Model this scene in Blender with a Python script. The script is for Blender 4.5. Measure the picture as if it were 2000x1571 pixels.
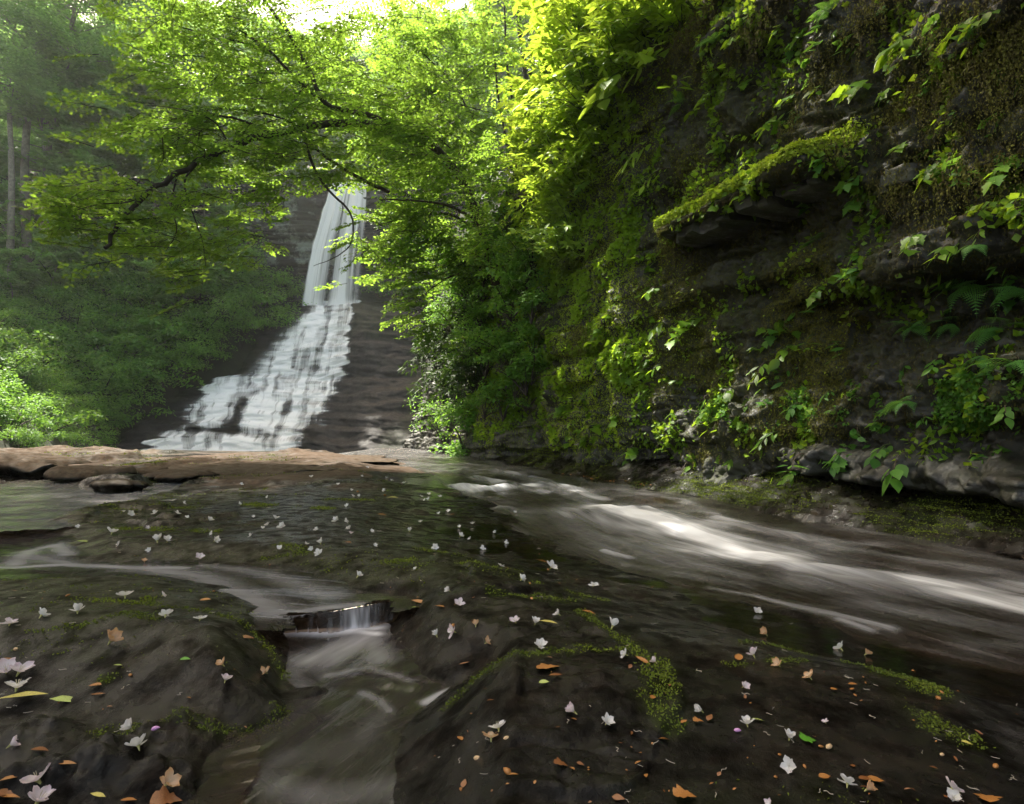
import bpy, math, random
import numpy as np
from mathutils import Vector, Matrix, Euler

SC = bpy.context.scene
for o in list(bpy.data.objects):
    bpy.data.objects.remove(o)
COL = SC.collection
R = math.radians
rng = np.random.default_rng(7)
random.seed(7)

# ------------------------------------------------------------------ camera
CAMZ, FPX, PITCH = 0.75, 1111.0, math.atan(54.5 / 1111.0)
cam = bpy.data.cameras.new('camera')
cam.sensor_width = 36.0
cam.lens = FPX / 2000 * 36
cam.clip_start, cam.clip_end = 0.05, 600
camo = bpy.data.objects.new('camera', cam)
camo.location = (0, 0, CAMZ)
camo.rotation_euler = (R(90) + PITCH, 0, 0)
COL.objects.link(camo)
SC.camera = camo

# ------------------------------------------------------------------ sky, sun, exposure
SUN_EL, SUN_AZ = R(60), R(-53)          # azimuth from +Y towards -X
sd = Vector((math.sin(SUN_AZ) * math.cos(SUN_EL), math.cos(SUN_AZ) * math.cos(SUN_EL), math.sin(SUN_EL)))
world = bpy.data.worlds.new('World')
SC.world = world
world.use_nodes = True
wn = world.node_tree
sky = wn.nodes.new('ShaderNodeTexSky')
sky.sky_type = 'NISHITA'
sky.sun_disc = False
sky.sun_elevation = SUN_EL
sky.sun_rotation = SUN_AZ
sky.dust_density = 4.0
sky.air_density = 1.0
_wb = wn.nodes.new('ShaderNodeMix'); _wb.data_type = 'RGBA'; _wb.blend_type = 'MULTIPLY'; _wb.inputs[0].default_value = 1
_wb.inputs[7].default_value = (1.15, 0.98, 0.74, 1)          # daylight white balance of the photograph
wn.links.new(sky.outputs[0], _wb.inputs[6]); wn.links.new(_wb.outputs[2], wn.nodes['Background'].inputs[0])
wn.nodes['Background'].inputs[1].default_value = 0.15
sun = bpy.data.lights.new('sun', 'SUN')
sun.energy = 5.0
sun.angle = R(0.6)
sun.color = (1.0, 0.95, 0.84)
suno = bpy.data.objects.new('sun', sun)
suno.rotation_euler = (-sd).to_track_quat('-Z', 'Y').to_euler()
COL.objects.link(suno)
SC.view_settings.view_transform = 'Standard'
SC.view_settings.look = 'None'
SC.view_settings.gamma = 1
SC.view_settings.use_curve_mapping = False
SC.view_settings.exposure = 1.8
SC.render.engine = 'CYCLES'
SC.cycles.use_denoising = True
SC.cycles.denoising_prefilter = 'ACCURATE'
SC.cycles.max_bounces = 8
SC.cycles.transparent_max_bounces = 16
SC.cycles.volume_bounces = 1
SC.cycles.diffuse_bounces = 3
SC.cycles.glossy_bounces = 3
SC.cycles.transmission_bounces = 6
SC.cycles.caustics_reflective = False
SC.cycles.caustics_refractive = False
SC.cycles.sample_clamp_indirect = 6

# ------------------------------------------------------------------ pixel <-> world
cp, sp = math.cos(PITCH), math.sin(PITCH)
def raydir(px, py):
    a = (np.asarray(px, float) - 1000) / FPX
    b = (785.5 - np.asarray(py, float)) / FPX
    return a, cp - b * sp, sp + b * cp          # X, Y, Z with camera axis component 1
def at(px, py, Y):
    x, y, z = raydir(px, py)
    k = Y / y
    return np.stack([x * k, y * k, CAMZ + z * k], -1)
def onz(px, py, z0):
    x, y, z = raydir(px, py)
    k = (z0 - CAMZ) / z
    return np.stack([x * k, y * k, np.full_like(np.asarray(x * k, float), z0)], -1)
def proj(P):
    P = np.asarray(P, float)
    X, Y, Z = P[..., 0], P[..., 1], P[..., 2] - CAMZ
    d = Y * cp + Z * sp
    v = -Y * sp + Z * cp
    return 1000 + FPX * X / d, 785.5 - FPX * v / d

# ------------------------------------------------------------------ noise
def _h(i, j, k, seed):
    n = (i.astype(np.int64) * 374761393 + j.astype(np.int64) * 668265263 + k.astype(np.int64) * 2147483647 + seed * 974634777) & 0xffffffff
    n = ((n ^ (n >> 13)) * 1274126177) & 0xffffffff
    n = ((n ^ (n >> 16)) * 2246822519) & 0xffffffff
    return ((n ^ (n >> 15)) & 0xffffff) / float(0xffffff)
def vn(x, y, z=0.0, seed=0):
    x, y, z = np.broadcast_arrays(np.asarray(x, float), np.asarray(y, float), np.asarray(z, float))
    i, j, k = np.floor(x), np.floor(y), np.floor(z)
    fx, fy, fz = x - i, y - j, z - k
    fx, fy, fz = fx * fx * (3 - 2 * fx), fy * fy * (3 - 2 * fy), fz * fz * (3 - 2 * fz)
    i, j, k = i.astype(np.int64), j.astype(np.int64), k.astype(np.int64)
    def L(a, b, t): return a + (b - a) * t
    two = bool(np.all(fz == 0))
    A = L(L(_h(i, j, k, seed), _h(i + 1, j, k, seed), fx), L(_h(i, j + 1, k, seed), _h(i + 1, j + 1, k, seed), fx), fy)
    if two: return A * 2 - 1
    B = L(L(_h(i, j, k + 1, seed), _h(i + 1, j, k + 1, seed), fx), L(_h(i, j + 1, k + 1, seed), _h(i + 1, j + 1, k + 1, seed), fx), fy)
    return L(A, B, fz) * 2 - 1
def fbm(x, y, z=0.0, o=4, seed=0, lac=2.03, g=0.5):
    s, a, f = 0, 1.0, 1.0
    for q in range(o):
        s = s + a * vn(x * f, y * f, z * f if not np.isscalar(z) or z else 0.0, seed + q * 17)
        a *= g; f *= lac
    return s
def sst(a, b, x):
    t = np.clip((x - a) / (b - a), 0, 1)
    return t * t * (3 - 2 * t)
def terr(q, h, sharp=0.75):
    """terraced version of field q with step h: flat treads and short risers"""
    s = q / h
    f = np.floor(s)
    return h * (f + sst(sharp, 1.0, s - f))
def polysdf(x, y, P):
    """signed distance to polygon P (M,2): negative inside"""
    P = np.asarray(P, float)
    d2 = np.full(x.shape, 1e18)
    ins = np.zeros(x.shape, bool)
    for a, b in zip(P, np.roll(P, -1, 0)):
        e = b - a
        wx, wy = x - a[0], y - a[1]
        t = np.clip((wx * e[0] + wy * e[1]) / max(e @ e, 1e-12), 0, 1)
        d2 = np.minimum(d2, (wx - e[0] * t) ** 2 + (wy - e[1] * t) ** 2)
        c = (a[1] <= y) != (b[1] <= y)
        with np.errstate(divide='ignore', invalid='ignore'):
            xi = a[0] + (y - a[1]) * (e[0] / (e[1] if e[1] else 1e-12))
        ins ^= c & (x < xi)
    return np.where(ins, -1, 1) * np.sqrt(d2)
def stroke(x, y, pts, w0, w1=None):
    """gaussian falloff round a polyline; widths taper from w0 to w1"""
    pts = np.asarray(pts, float); w1 = w0 if w1 is None else w1
    out = np.zeros(x.shape)
    n = len(pts) - 1
    for q, (a, b) in enumerate(zip(pts[:-1], pts[1:])):
        e = b - a
        t = np.clip(((x - a[0]) * e[0] + (y - a[1]) * e[1]) / max(e @ e, 1e-12), 0, 1)
        d2 = (x - a[0] - e[0] * t) ** 2 + (y - a[1] - e[1] * t) ** 2
        w = w0 + (w1 - w0) * (q + t) / n
        out = np.maximum(out, np.exp(-d2 / (w * w)))
    return out

# ------------------------------------------------------------------ mesh helpers
def mesh_np(name, V, Fs, mats, attrs=None, uv=None, smooth=True):
    me = bpy.data.meshes.new(name)
    V = np.ascontiguousarray(V, np.float32)
    me.vertices.add(len(V))
    me.vertices.foreach_set('co', V.ravel())
    Fl = Fs if isinstance(Fs, list) else [Fs]
    Fl = [np.asarray(f, np.int32) for f in Fl if len(f)]
    loops = np.concatenate([f.ravel() for f in Fl])
    tot = np.concatenate([np.full(len(f), f.shape[1], np.int32) for f in Fl])
    st = np.concatenate([[0], np.cumsum(tot)[:-1]]).astype(np.int32)
    me.loops.add(len(loops))
    me.loops.foreach_set('vertex_index', loops)
    me.polygons.add(len(tot))
    me.polygons.foreach_set('loop_start', st)
    me.polygons.foreach_set('loop_total', tot)
    if smooth: me.polygons.foreach_set('use_smooth', np.ones(len(tot), bool))
    for k, a in (attrs or {}).items():
        at_ = me.attributes.new(k, 'FLOAT', 'POINT')
        at_.data.foreach_set('value', np.ascontiguousarray(a, np.float32).ravel())
    if uv is not None:
        ul = me.uv_layers.new(name='UVMap')
        ul.data.foreach_set('uv', np.ascontiguousarray(uv[loops], np.float32).ravel())
    for m in (mats if isinstance(mats, (list, tuple)) else [mats]):
        me.materials.append(m)
    me.update(calc_edges=True)
    return me
def link(name, me, parent=None, kind=None, label=None, cat=None, group=None, loc=None):
    o = bpy.data.objects.new(name, me)
    COL.objects.link(o)
    if parent is not None: o.parent = parent
    if loc is not None: o.location = loc
    tag(o, label, cat, group, kind)
    return o
def tag(o, label=None, cat=None, group=None, kind=None):
    if label: o['label'] = label
    if cat: o['category'] = cat
    if group: o['group'] = group
    if kind: o['kind'] = kind
    return o
def thing(name, label, cat, loc=(0, 0, 0), group=None):
    o = bpy.data.objects.new(name, None)
    o.empty_display_size = 0.05
    COL.objects.link(o)
    o.location = loc
    return tag(o, label, cat, group)
def gridfaces(nr, nc):
    i = np.arange(nr * nc).reshape(nr, nc)
    return np.stack([i[:-1, :-1], i[:-1, 1:], i[1:, 1:], i[1:, :-1]], -1).reshape(-1, 4)
def tube(pts, rad, sides=7):
    pts = np.asarray(pts, float); rad = np.broadcast_to(np.asarray(rad, float), (len(pts),))
    T = np.gradient(pts, axis=0)
    T /= np.linalg.norm(T, axis=1, keepdims=True) + 1e-9
    up = np.array([0.31, 0.2, 0.93]) if abs(T[0] @ np.array([0, 0, 1])) < 0.9 else np.array([1.0, 0.1, 0])
    V = []
    for p, t, r in zip(pts, T, rad):
        a = np.cross(t, up); a /= np.linalg.norm(a) + 1e-9
        b = np.cross(t, a)
        th = np.arange(sides) * 2 * math.pi / sides
        V.append(p + r * (np.cos(th)[:, None] * a + np.sin(th)[:, None] * b))
    V = np.concatenate(V)
    n = len(pts); i = np.arange(n * sides).reshape(n, sides); j = np.roll(i, -1, 1)
    F = np.stack([i[:-1], j[:-1], j[1:], i[1:]], -1).reshape(-1, 4)
    return V, F
def joinVF(L):
    V, Fq, o = [], [], 0
    for v, f in L:
        V.append(v); Fq.append(np.asarray(f) + o); o += len(v)
    return np.concatenate(V), np.concatenate(Fq)
def curve(pts, n=24, jit=0.0):
    """smooth resample of a polyline (Catmull-Rom)"""
    P = np.asarray(pts, float)
    P = np.vstack([2 * P[0] - P[1], P, 2 * P[-1] - P[-2]])
    m = len(P) - 3
    out = []
    for t in np.linspace(0, m - 1e-6, n):
        i = int(t); u = t - i
        a, b, c, d = P[i:i + 4]
        out.append(0.5 * (2 * b + (c - a) * u + (2 * a - 5 * b + 4 * c - d) * u * u + (3 * b - a - 3 * c + d) * u ** 3))
    out = np.array(out)
    if jit: out[1:-1] += rng.normal(0, jit, out[1:-1].shape)
    return out

# ------------------------------------------------------------------ materials
def newmat(name):
    m = bpy.data.materials.new(name); m.use_nodes = True
    return m, m.node_tree, m.node_tree.nodes, m.node_tree.links
def N(nt, t, **kw):
    n = nt.nodes.new(t)
    for k, v in kw.items():
        if k.startswith('i_'): n.inputs[int(k[2:]) if k[2:].isdigit() else k[2:].replace('_', ' ')].default_value = v
        else: setattr(n, k, v)
    return n
def ramp(nt, src, stops):
    r = nt.nodes.new('ShaderNodeValToRGB')
    e = r.color_ramp.elements
    while len(e) < len(stops): e.new(0.5)
    for q, (p, c) in zip(e, stops):
        q.position = p; q.color = (*c, 1) if len(c) == 3 else c
    nt.links.new(src, r.inputs[0])
    return r
def attr(nt, name):
    a = nt.nodes.new('ShaderNodeAttribute'); a.attribute_name = name
    return a.outputs['Fac']
def noise(nt, scale, detail=4, rough=0.6, vec=None, dist=0.0):
    n = N(nt, 'ShaderNodeTexNoise'); n.inputs['Scale'].default_value = scale
    n.inputs['Detail'].default_value = detail; n.inputs['Roughness'].default_value = rough
    n.inputs['Distortion'].default_value = dist
    if vec is None:
        tc = N(nt, 'ShaderNodeTexCoord'); vec = tc.outputs['Object']
    nt.links.new(vec, n.inputs['Vector'])
    return n.outputs['Fac']
def mix(nt, f, a, b, typ='MIX'):
    m = N(nt, 'ShaderNodeMix', data_type='RGBA', blend_type=typ)
    for s, v in ((0, f), (6, a), (7, b)):
        if hasattr(v, 'is_linked') or hasattr(v, 'links'): nt.links.new(v, m.inputs[s])
        else: m.inputs[s].default_value = (*v, 1) if isinstance(v, tuple) and len(v) == 3 else v
    return m.outputs[2]
def math_(nt, op, a, b=None, c=None, clamp=False):
    m = N(nt, 'ShaderNodeMath', operation=op); m.use_clamp = clamp
    for s, v in enumerate((a, b, c)):
        if v is None: continue
        if hasattr(v, 'links'): nt.links.new(v, m.inputs[s])
        else: m.inputs[s].default_value = v
    return m.outputs[0]
def scaledvec(nt, s, src='Object'):
    tc = N(nt, 'ShaderNodeTexCoord'); mp = N(nt, 'ShaderNodeMapping')
    mp.inputs['Scale'].default_value = s
    nt.links.new(tc.outputs[src], mp.inputs[0])
    return mp.outputs[0]
def bump(nt, h, strength, dist, prev=None):
    b = N(nt, 'ShaderNodeBump'); b.inputs['Strength'].default_value = strength; b.inputs['Distance'].default_value = dist
    nt.links.new(h, b.inputs['Height'])
    if prev is not None: nt.links.new(prev, b.inputs['Normal'])
    return b.outputs[0]

def leaf_mat(name, dark, bright, trans, tf=0.5, rough=0.45, obj_rand=0.0):
    m, nt, nd, lk = newmat(name)
    bs = nd['Principled BSDF']
    t = attr(nt, 'tint')
    if obj_rand:
        oi = N(nt, 'ShaderNodeObjectInfo')
        t = math_(nt, 'ADD', t, math_(nt, 'MULTIPLY_ADD', oi.outputs['Random'], obj_rand, -obj_rand / 2), clamp=True)
    c = mix(nt, t, dark, bright)
    lk.new(c, bs.inputs['Base Color'])
    bs.inputs['Roughness'].default_value = rough
    bs.inputs['Specular IOR Level'].default_value = 0.4
    tr = N(nt, 'ShaderNodeBsdfTranslucent')
    c2 = mix(nt, t, tuple(v * 0.6 for v in trans), trans)
    lk.new(c2, tr.inputs[0])
    ms = N(nt, 'ShaderNodeMixShader'); ms.inputs[0].default_value = tf
    lk.new(bs.outputs[0], ms.inputs[1]); lk.new(tr.outputs[0], ms.inputs[2])
    lk.new(ms.outputs[0], nd['Material Output'].inputs[0])
    return m
def solid(name, col, rough=0.6, var=0.3, scale=8.0, bumps=0.0, spec=0.5):
    m, nt, nd, lk = newmat(name)
    bs = nd['Principled BSDF']
    n = noise(nt, scale)
    r = ramp(nt, n, [(0.3, tuple(c * (1 - var) for c in col)), (0.7, tuple(min(1, c * (1 + var)) for c in col))])
    lk.new(r.outputs[0], bs.inputs['Base Color'])
    bs.inputs['Roughness'].default_value = rough
    bs.inputs['Specular IOR Level'].default_value = spec
    if bumps:
        lk.new(bump(nt, noise(nt, scale * 4), 0.6, bumps), bs.inputs['Normal'])
    return m

M = {}
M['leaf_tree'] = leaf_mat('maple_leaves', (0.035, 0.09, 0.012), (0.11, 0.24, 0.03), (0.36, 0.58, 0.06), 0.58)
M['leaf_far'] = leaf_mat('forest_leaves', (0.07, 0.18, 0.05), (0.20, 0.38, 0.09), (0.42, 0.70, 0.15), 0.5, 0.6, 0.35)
M['leaf_shrub'] = leaf_mat('shrub_leaves', (0.04, 0.14, 0.018), (0.14, 0.31, 0.04), (0.30, 0.56, 0.06), 0.45, 0.5, 0.4)
M['leaf_cliff'] = leaf_mat('cliff_plant_leaves', (0.07, 0.17, 0.014), (0.17, 0.31, 0.025), (0.40, 0.60, 0.03), 0.5, 0.4, 0.2)
M['leaf_pale'] = leaf_mat('pale_shrub_leaves', (0.12, 0.23, 0.02), (0.26, 0.41, 0.035), (0.55, 0.74, 0.06), 0.5, 0.45, 0.2)
M['leaf_creep'] = leaf_mat('creeping_leaves', (0.10, 0.22, 0.015), (0.27, 0.42, 0.03), (0.50, 0.72, 0.04), 0.5, 0.5)
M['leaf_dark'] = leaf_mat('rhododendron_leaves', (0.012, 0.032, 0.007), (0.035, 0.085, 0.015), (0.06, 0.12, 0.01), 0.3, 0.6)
M['fern'] = leaf_mat('fern_leaves', (0.08, 0.24, 0.05), (0.16, 0.38, 0.08), (0.3, 0.58, 0.08), 0.4, 0.5)
M['moss'] = leaf_mat('moss_green', (0.07, 0.12, 0.010), (0.36, 0.46, 0.035), (0.42, 0.56, 0.03), 0.35, 0.8)
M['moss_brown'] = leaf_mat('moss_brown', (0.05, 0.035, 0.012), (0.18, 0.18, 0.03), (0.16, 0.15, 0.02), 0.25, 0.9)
M['moss_ground'] = leaf_mat('moss_wet', (0.05, 0.08, 0.008), (0.24, 0.30, 0.02), (0.26, 0.32, 0.02), 0.3, 0.7)
M['bark_dark'] = solid('dark_bark', (0.035, 0.026, 0.02), 0.8, 0.4, 10, 0.02)
M['bark_grey'] = solid('grey_bark', (0.20, 0.18, 0.15), 0.9, 0.4, 6, 0.03)
M['stem'] = solid('green_stem', (0.06, 0.09, 0.02), 0.6, 0.3)
M['stem_brown'] = solid('brown_stem', (0.07, 0.045, 0.025), 0.7, 0.3)

def rock_material(name, c0, c1, c2, rough=(0.25, 0.55), bscale=14, bdist=0.012, tan=None, mossc=(0.05, 0.07, 0.01), strata=None, spec=0.6, lichen=None):
    m, nt, nd, lk = newmat(name)
    bs = nd['Principled BSDF']
    n1 = noise(nt, 1.7, 5); n2 = noise(nt, 19, 5, 0.7)
    f = math_(nt, 'MULTIPLY_ADD', n2, 0.45, math_(nt, 'MULTIPLY', n1, 0.6))
    c = ramp(nt, f, [(0.35, c0), (0.52, c1), (0.72, c2)]).outputs[0]
    if strata:
        s = noise(nt, 1.0, 3, 0.6, scaledvec(nt, strata))
        c = mix(nt, math_(nt, 'MULTIPLY', ramp(nt, s, [(0.45, (0, 0, 0)), (0.62, (1, 1, 1))]).outputs[0], 0.5), c, tuple(v * 0.45 for v in c1))
    if lichen:
        ln = noise(nt, 0.55, 5, 0.7)
        lf = ramp(nt, ln, [(0.52, (0, 0, 0)), (0.62, (1, 1, 1))]).outputs[0]
        c = mix(nt, math_(nt, 'MULTIPLY', lf, attr(nt, 'lichen')), c, lichen)
    if tan:
        c = mix(nt, attr(nt, 'dry'), c, mix(nt, ramp(nt, n2, [(0.4, (0, 0, 0)), (0.65, (1, 1, 1))]).outputs[0], tan, tuple(v * 0.5 for v in tan)))
    mf = math_(nt, 'MULTIPLY', attr(nt, 'moss'), ramp(nt, noise(nt, 9, 5, 0.75), [(0.40, (0, 0, 0)), (0.58, (1, 1, 1))]).outputs[0])
    c = mix(nt, mf, c, mossc)
    lk.new(c, bs.inputs['Base Color'])
    rn = ramp(nt, noise(nt, 5.5, 4), [(0.35, (rough[0],) * 3), (0.65, (rough[1],) * 3)]).outputs[0]
    rn = mix(nt, ramp(nt, noise(nt, 8, 5), [(0.40, (0, 0, 0)), (0.62, (1, 1, 1))]).outputs[0], rn, (0.5, 0.5, 0.5)) if tan else rn
    rr = mix(nt, mf, rn, (0.9, 0.9, 0.9))
    if tan: rr = mix(nt, attr(nt, 'dry'), rr, (0.85, 0.85, 0.85))
    lk.new(rr, bs.inputs['Roughness'])
    if tan:
        lk.new(mix(nt, ramp(nt, noise(nt, 8, 5), [(0.40, (0, 0, 0)), (0.62, (1, 1, 1))]).outputs[0], (spec * 1.7,) * 3, (spec * .28,) * 3), bs.inputs['Specular IOR Level'])
    else: bs.inputs['Specular IOR Level'].default_value = spec
    if tan:
        b1 = bump(nt, noise(nt, 4.5, 12, 0.72), 0.9, 0.022)
        b2 = bump(nt, noise(nt, 95, 4, 0.75), 0.8, 0.003, b1)
    else:
        b1 = bump(nt, noise(nt, bscale, 6, 0.65), 0.7, bdist)
        b2 = bump(nt, noise(nt, bscale * 7, 4, 0.7), 0.6, bdist * 0.2, b1)
    lk.new(b2, bs.inputs['Normal'])
    return m
M['bed'] = rock_material('wet_bedrock', (0.0006, 0.0004, 0.0002), (0.0026, 0.0017, 0.0012), (0.024, 0.0165, 0.012), (0.07, 0.24), 20, 0.009, tan=(0.085, 0.056, 0.036), mossc=(0.02, 0.026, 0.004), spec=0.18)
M['wall'] = rock_material('mossy_cliff_rock', (0.004, 0.0035, 0.003), (0.010, 0.0085, 0.007), (0.022, 0.019, 0.016), (0.35, 0.7), 9, 0.03, mossc=(0.035, 0.04, 0.008), strata=(0.6, 0.6, 6))
M['slab'] = rock_material('grey_slab_rock', (0.02, 0.019, 0.019), (0.04, 0.038, 0.04), (0.08, 0.076, 0.08), (0.3, 0.6), 12, 0.012, mossc=(0.05, 0.06, 0.01))
M['fallrock'] = rock_material('waterfall_rock', (0.008, 0.007, 0.007), (0.02, 0.018, 0.017), (0.045, 0.04, 0.038), (0.55, 0.8), 3.0, 0.08, strata=(0.12, 0.12, 4.5), lichen=(0.17, 0.20, 0.17), mossc=(0.03, 0.045, 0.01), spec=.3)
M['soil'] = solid('forest_floor', (0.018, 0.022, 0.009), 0.95, 0.5, 1.2, 0.05)

def water_material(name, tint, rough, foamcol=(0.78, 0.78, 0.80), streak=(1.0, 14.0, 1.0), wave=0.004, murk=0.0, ssrc='UV', foam_gain=1.0, floor=0.0):
    m, nt, nd, lk = newmat(name)
    nd.remove(nd['Principled BSDF'])
    tr = N(nt, 'ShaderNodeBsdfTransparent'); tr.inputs[0].default_value = (*tint, 1)
    gl = N(nt, 'ShaderNodeBsdfGlossy'); gl.inputs['Roughness'].default_value = rough
    fr = N(nt, 'ShaderNodeFresnel'); fr.inputs['IOR'].default_value = 1.33
    sn = noise(nt, 1.0, 4, 0.55, scaledvec(nt, streak, ssrc))
    fine = noise(nt, 1.0, 5, 0.6, scaledvec(nt, tuple(s * 3.1 for s in streak), ssrc))
    b = bump(nt, sn, 0.5, wave)
    lk.new(b, gl.inputs['Normal']); lk.new(b, fr.inputs['Normal'])
    base = N(nt, 'ShaderNodeMixShader'); lk.new(fr.outputs[0], base.inputs[0])
    body = tr
    if murk:
        df = N(nt, 'ShaderNodeBsdfDiffuse'); df.inputs[0].default_value = (0.030, 0.020, 0.013, 1)
        bm = N(nt, 'ShaderNodeMixShader'); bm.inputs[0].default_value = murk
        lk.new(tr.outputs[0], bm.inputs[1]); lk.new(df.outputs[0], bm.inputs[2]); body = bm
    lk.new(body.outputs[0], base.inputs[1]); lk.new(gl.outputs[0], base.inputs[2])
    fa = attr(nt, 'foam')
    st = ramp(nt, math_(nt, 'MULTIPLY_ADD', fine, 0.35, math_(nt, 'MULTIPLY', sn, 0.65)), [(0.30, (0.15,) * 3), (0.68, (1, 1, 1))]).outputs[0]
    # strong foam stays solid, weak foam shows as streaks
    ff = math_(nt, 'MULTIPLY', fa, math_(nt, 'ADD', math_(nt, 'MULTIPLY', st, 0.65), math_(nt, 'MULTIPLY', fa, 0.65)), clamp=True)
    ff = math_(nt, 'MULTIPLY', ff, foam_gain, clamp=True)
    if floor: ff = math_(nt, 'MAXIMUM', ff, floor)
    fd = N(nt, 'ShaderNodeBsdfDiffuse'); fd.inputs[0].default_value = (*foamcol, 1)
    ft = N(nt, 'ShaderNodeBsdfTranslucent'); ft.inputs[0].default_value = (*foamcol, 1)
    fm = N(nt, 'ShaderNodeMixShader'); fm.inputs[0].default_value = 0.12
    lk.new(fd.outputs[0], fm.inputs[1]); lk.new(ft.outputs[0], fm.inputs[2])
    top = N(nt, 'ShaderNodeMixShader'); lk.new(ff, top.inputs[0])
    lk.new(base.outputs[0], top.inputs[1]); lk.new(fm.outputs[0], top.inputs[2])
    lk.new(top.outputs[0], nd['Material Output'].inputs[0])
    return m
M['rapid'] = water_material('silky_rapid_water', (0.58, 0.44, 0.34), 0.22, streak=(2.2, 26, 1), wave=0.03, murk=0.35)
M['pool'] = water_material('brown_stream_water', (0.70, 0.56, 0.44), 0.10, (0.62, 0.60, 0.62), streak=(1.6, 9, 1), wave=0.02, murk=0.35)
M['film'] = water_material('thin_water_film', (0.60, 0.47, 0.36), 0.10, streak=(9, 14, 1), wave=0.006, murk=0.05)

def fall_material(name):
    m, nt, nd, lk = newmat(name)
    nd.remove(nd['Principled BSDF'])
    tr = N(nt, 'ShaderNodeBsdfTransparent')
    fd = N(nt, 'ShaderNodeBsdfDiffuse'); ft = N(nt, 'ShaderNodeBsdfTranslucent')
    fd.inputs[0].default_value = ft.inputs[0].default_value = (0.93, 0.94, 0.95, 1)
    fm = N(nt, 'ShaderNodeMixShader'); fm.inputs[0].default_value = 0.12
    lk.new(fd.outputs[0], fm.inputs[1]); lk.new(ft.outputs[0], fm.inputs[2])
    s1 = noise(nt, 1.0, 3, 0.6, scaledvec(nt, (80, 1.6, 1), 'UV'))
    s2 = noise(nt, 1.0, 3, 0.6, scaledvec(nt, (230, 5.0, 1), 'UV'))
    s = ramp(nt, math_(nt, 'MULTIPLY_ADD', s2, 0.4, math_(nt, 'MULTIPLY', s1, 0.6)), [(0.38, (0.0,) * 3), (0.60, (1, 1, 1))]).outputs[0]
    fa = attr(nt, 'foam')
    a = math_(nt, 'MULTIPLY', fa, math_(nt, 'ADD', math_(nt, 'MULTIPLY', s, 0.5), math_(nt, 'MULTIPLY', fa, 0.85)), clamp=True)
    top = N(nt, 'ShaderNodeMixShader'); lk.new(a, top.inputs[0])
    lk.new(tr.outputs[0], top.inputs[1]); lk.new(fm.outputs[0], top.inputs[2])
    lk.new(top.outputs[0], nd['Material Output'].inputs[0])
    return m
M['fall'] = fall_material('white_falling_water')

# ================================================================== the stream bed
def levC(Y): return -0.05 - 0.0115 * (15 - np.clip(Y, -2, 18))           # level of the rapid
WA, WB = np.array([4.15, 4.5]), np.array([0.85, 13.5])                      # foot line of the cliff
WD = (WB - WA) / np.linalg.norm(WB - WA)
WN = np.array([-WD[1], WD[0]])                                              # towards the stream
def wall_uw(x, y):
    return (x - WA[0]) * WD[0] + (y - WA[1]) * WD[1], (x - WA[0]) * WN[0] + (y - WA[1]) * WN[1]

def pz(pts, z):
    a = np.array(pts, float)
    zz = z if not callable(z) else None
    if zz is not None: return onz(a[:, 0], a[:, 1], z)[:, :2]
    p = onz(a[:, 0], a[:, 1], -0.1)
    for _ in range(6):
        q = []
        for (u, v), Y in zip(a, p[:, 1]): q.append(onz(u, v, float(z(Y))))
        p = np.array(q)
    return p[:, :2]

LA, LB, LF = -0.04, -0.13, 0.035
poly_far = pz([(-500, 935), (-100, 932), (60, 930), (110, 922), (150, 950), (260, 957), (320, 940), (330, 925), (385, 930), (345, 955), (300, 966), (225, 985), (150, 1005), (60, 1022), (-100, 1030), (-500, 1040)], 0.0)
poly_A = pz([(-900, 1060), (-100, 1052), (20, 1052), (60, 1030), (130, 1050), (170, 1092), (400, 1100), (570, 1108), (650, 1140), (740, 1165), (775, 1178), (720, 1190), (620, 1204), (545, 1212), (515, 1205), (490, 1175), (420, 1146), (300, 1122), (150, 1128), (0, 1132), (-200, 1140), (-900, 1160)], LA)
poly_B = pz([(548, 1232), (600, 1236), (690, 1226), (740, 1205), (772, 1214), (775, 1250), (800, 1290), (830, 1325), (885, 1340), (850, 1378), (815, 1430), (792, 1480), (800, 1571), (812, 1800), (250, 1800), (300, 1650), (385, 1560), (425, 1490), (470, 1440), (552, 1395), (560, 1330), (570, 1280)], LB)
poly_D = pz([(-600, 1392), (-50, 1385), (60, 1400), (150, 1428), (250, 1440), (330, 1452), (430, 1465), (430, 1510), (390, 1571), (330, 1660), (280, 1800), (-900, 1800)], LB + 0.02)
leftC = pz([(640, 893), (760, 899), (850, 935), (930, 985), (1010, 1045), (1120, 1100), (1290, 1138), (1450, 1182), (1600, 1222), (1750, 1262), (1900, 1296), (2050, 1330), (2600, 1450)], levC)
_o = np.argsort(leftC[:, 1])
def leftx(Y): return np.interp(Y, leftC[_o, 1], leftC[_o, 0])
def inC(x, y):
    """>0 left of the rapid (distance to its shore), <0 in it"""
    u, w = wall_uw(x, y)
    s = (leftx(y) - x) * 0.8
    bank = 0.62 + 0.12 * vn(u * 0.9, 0, 0, 5) + 0.06 * vn(u * 3.1, 0, 0, 6)
    return np.maximum(s, bank - w), w, u, bank

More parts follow.
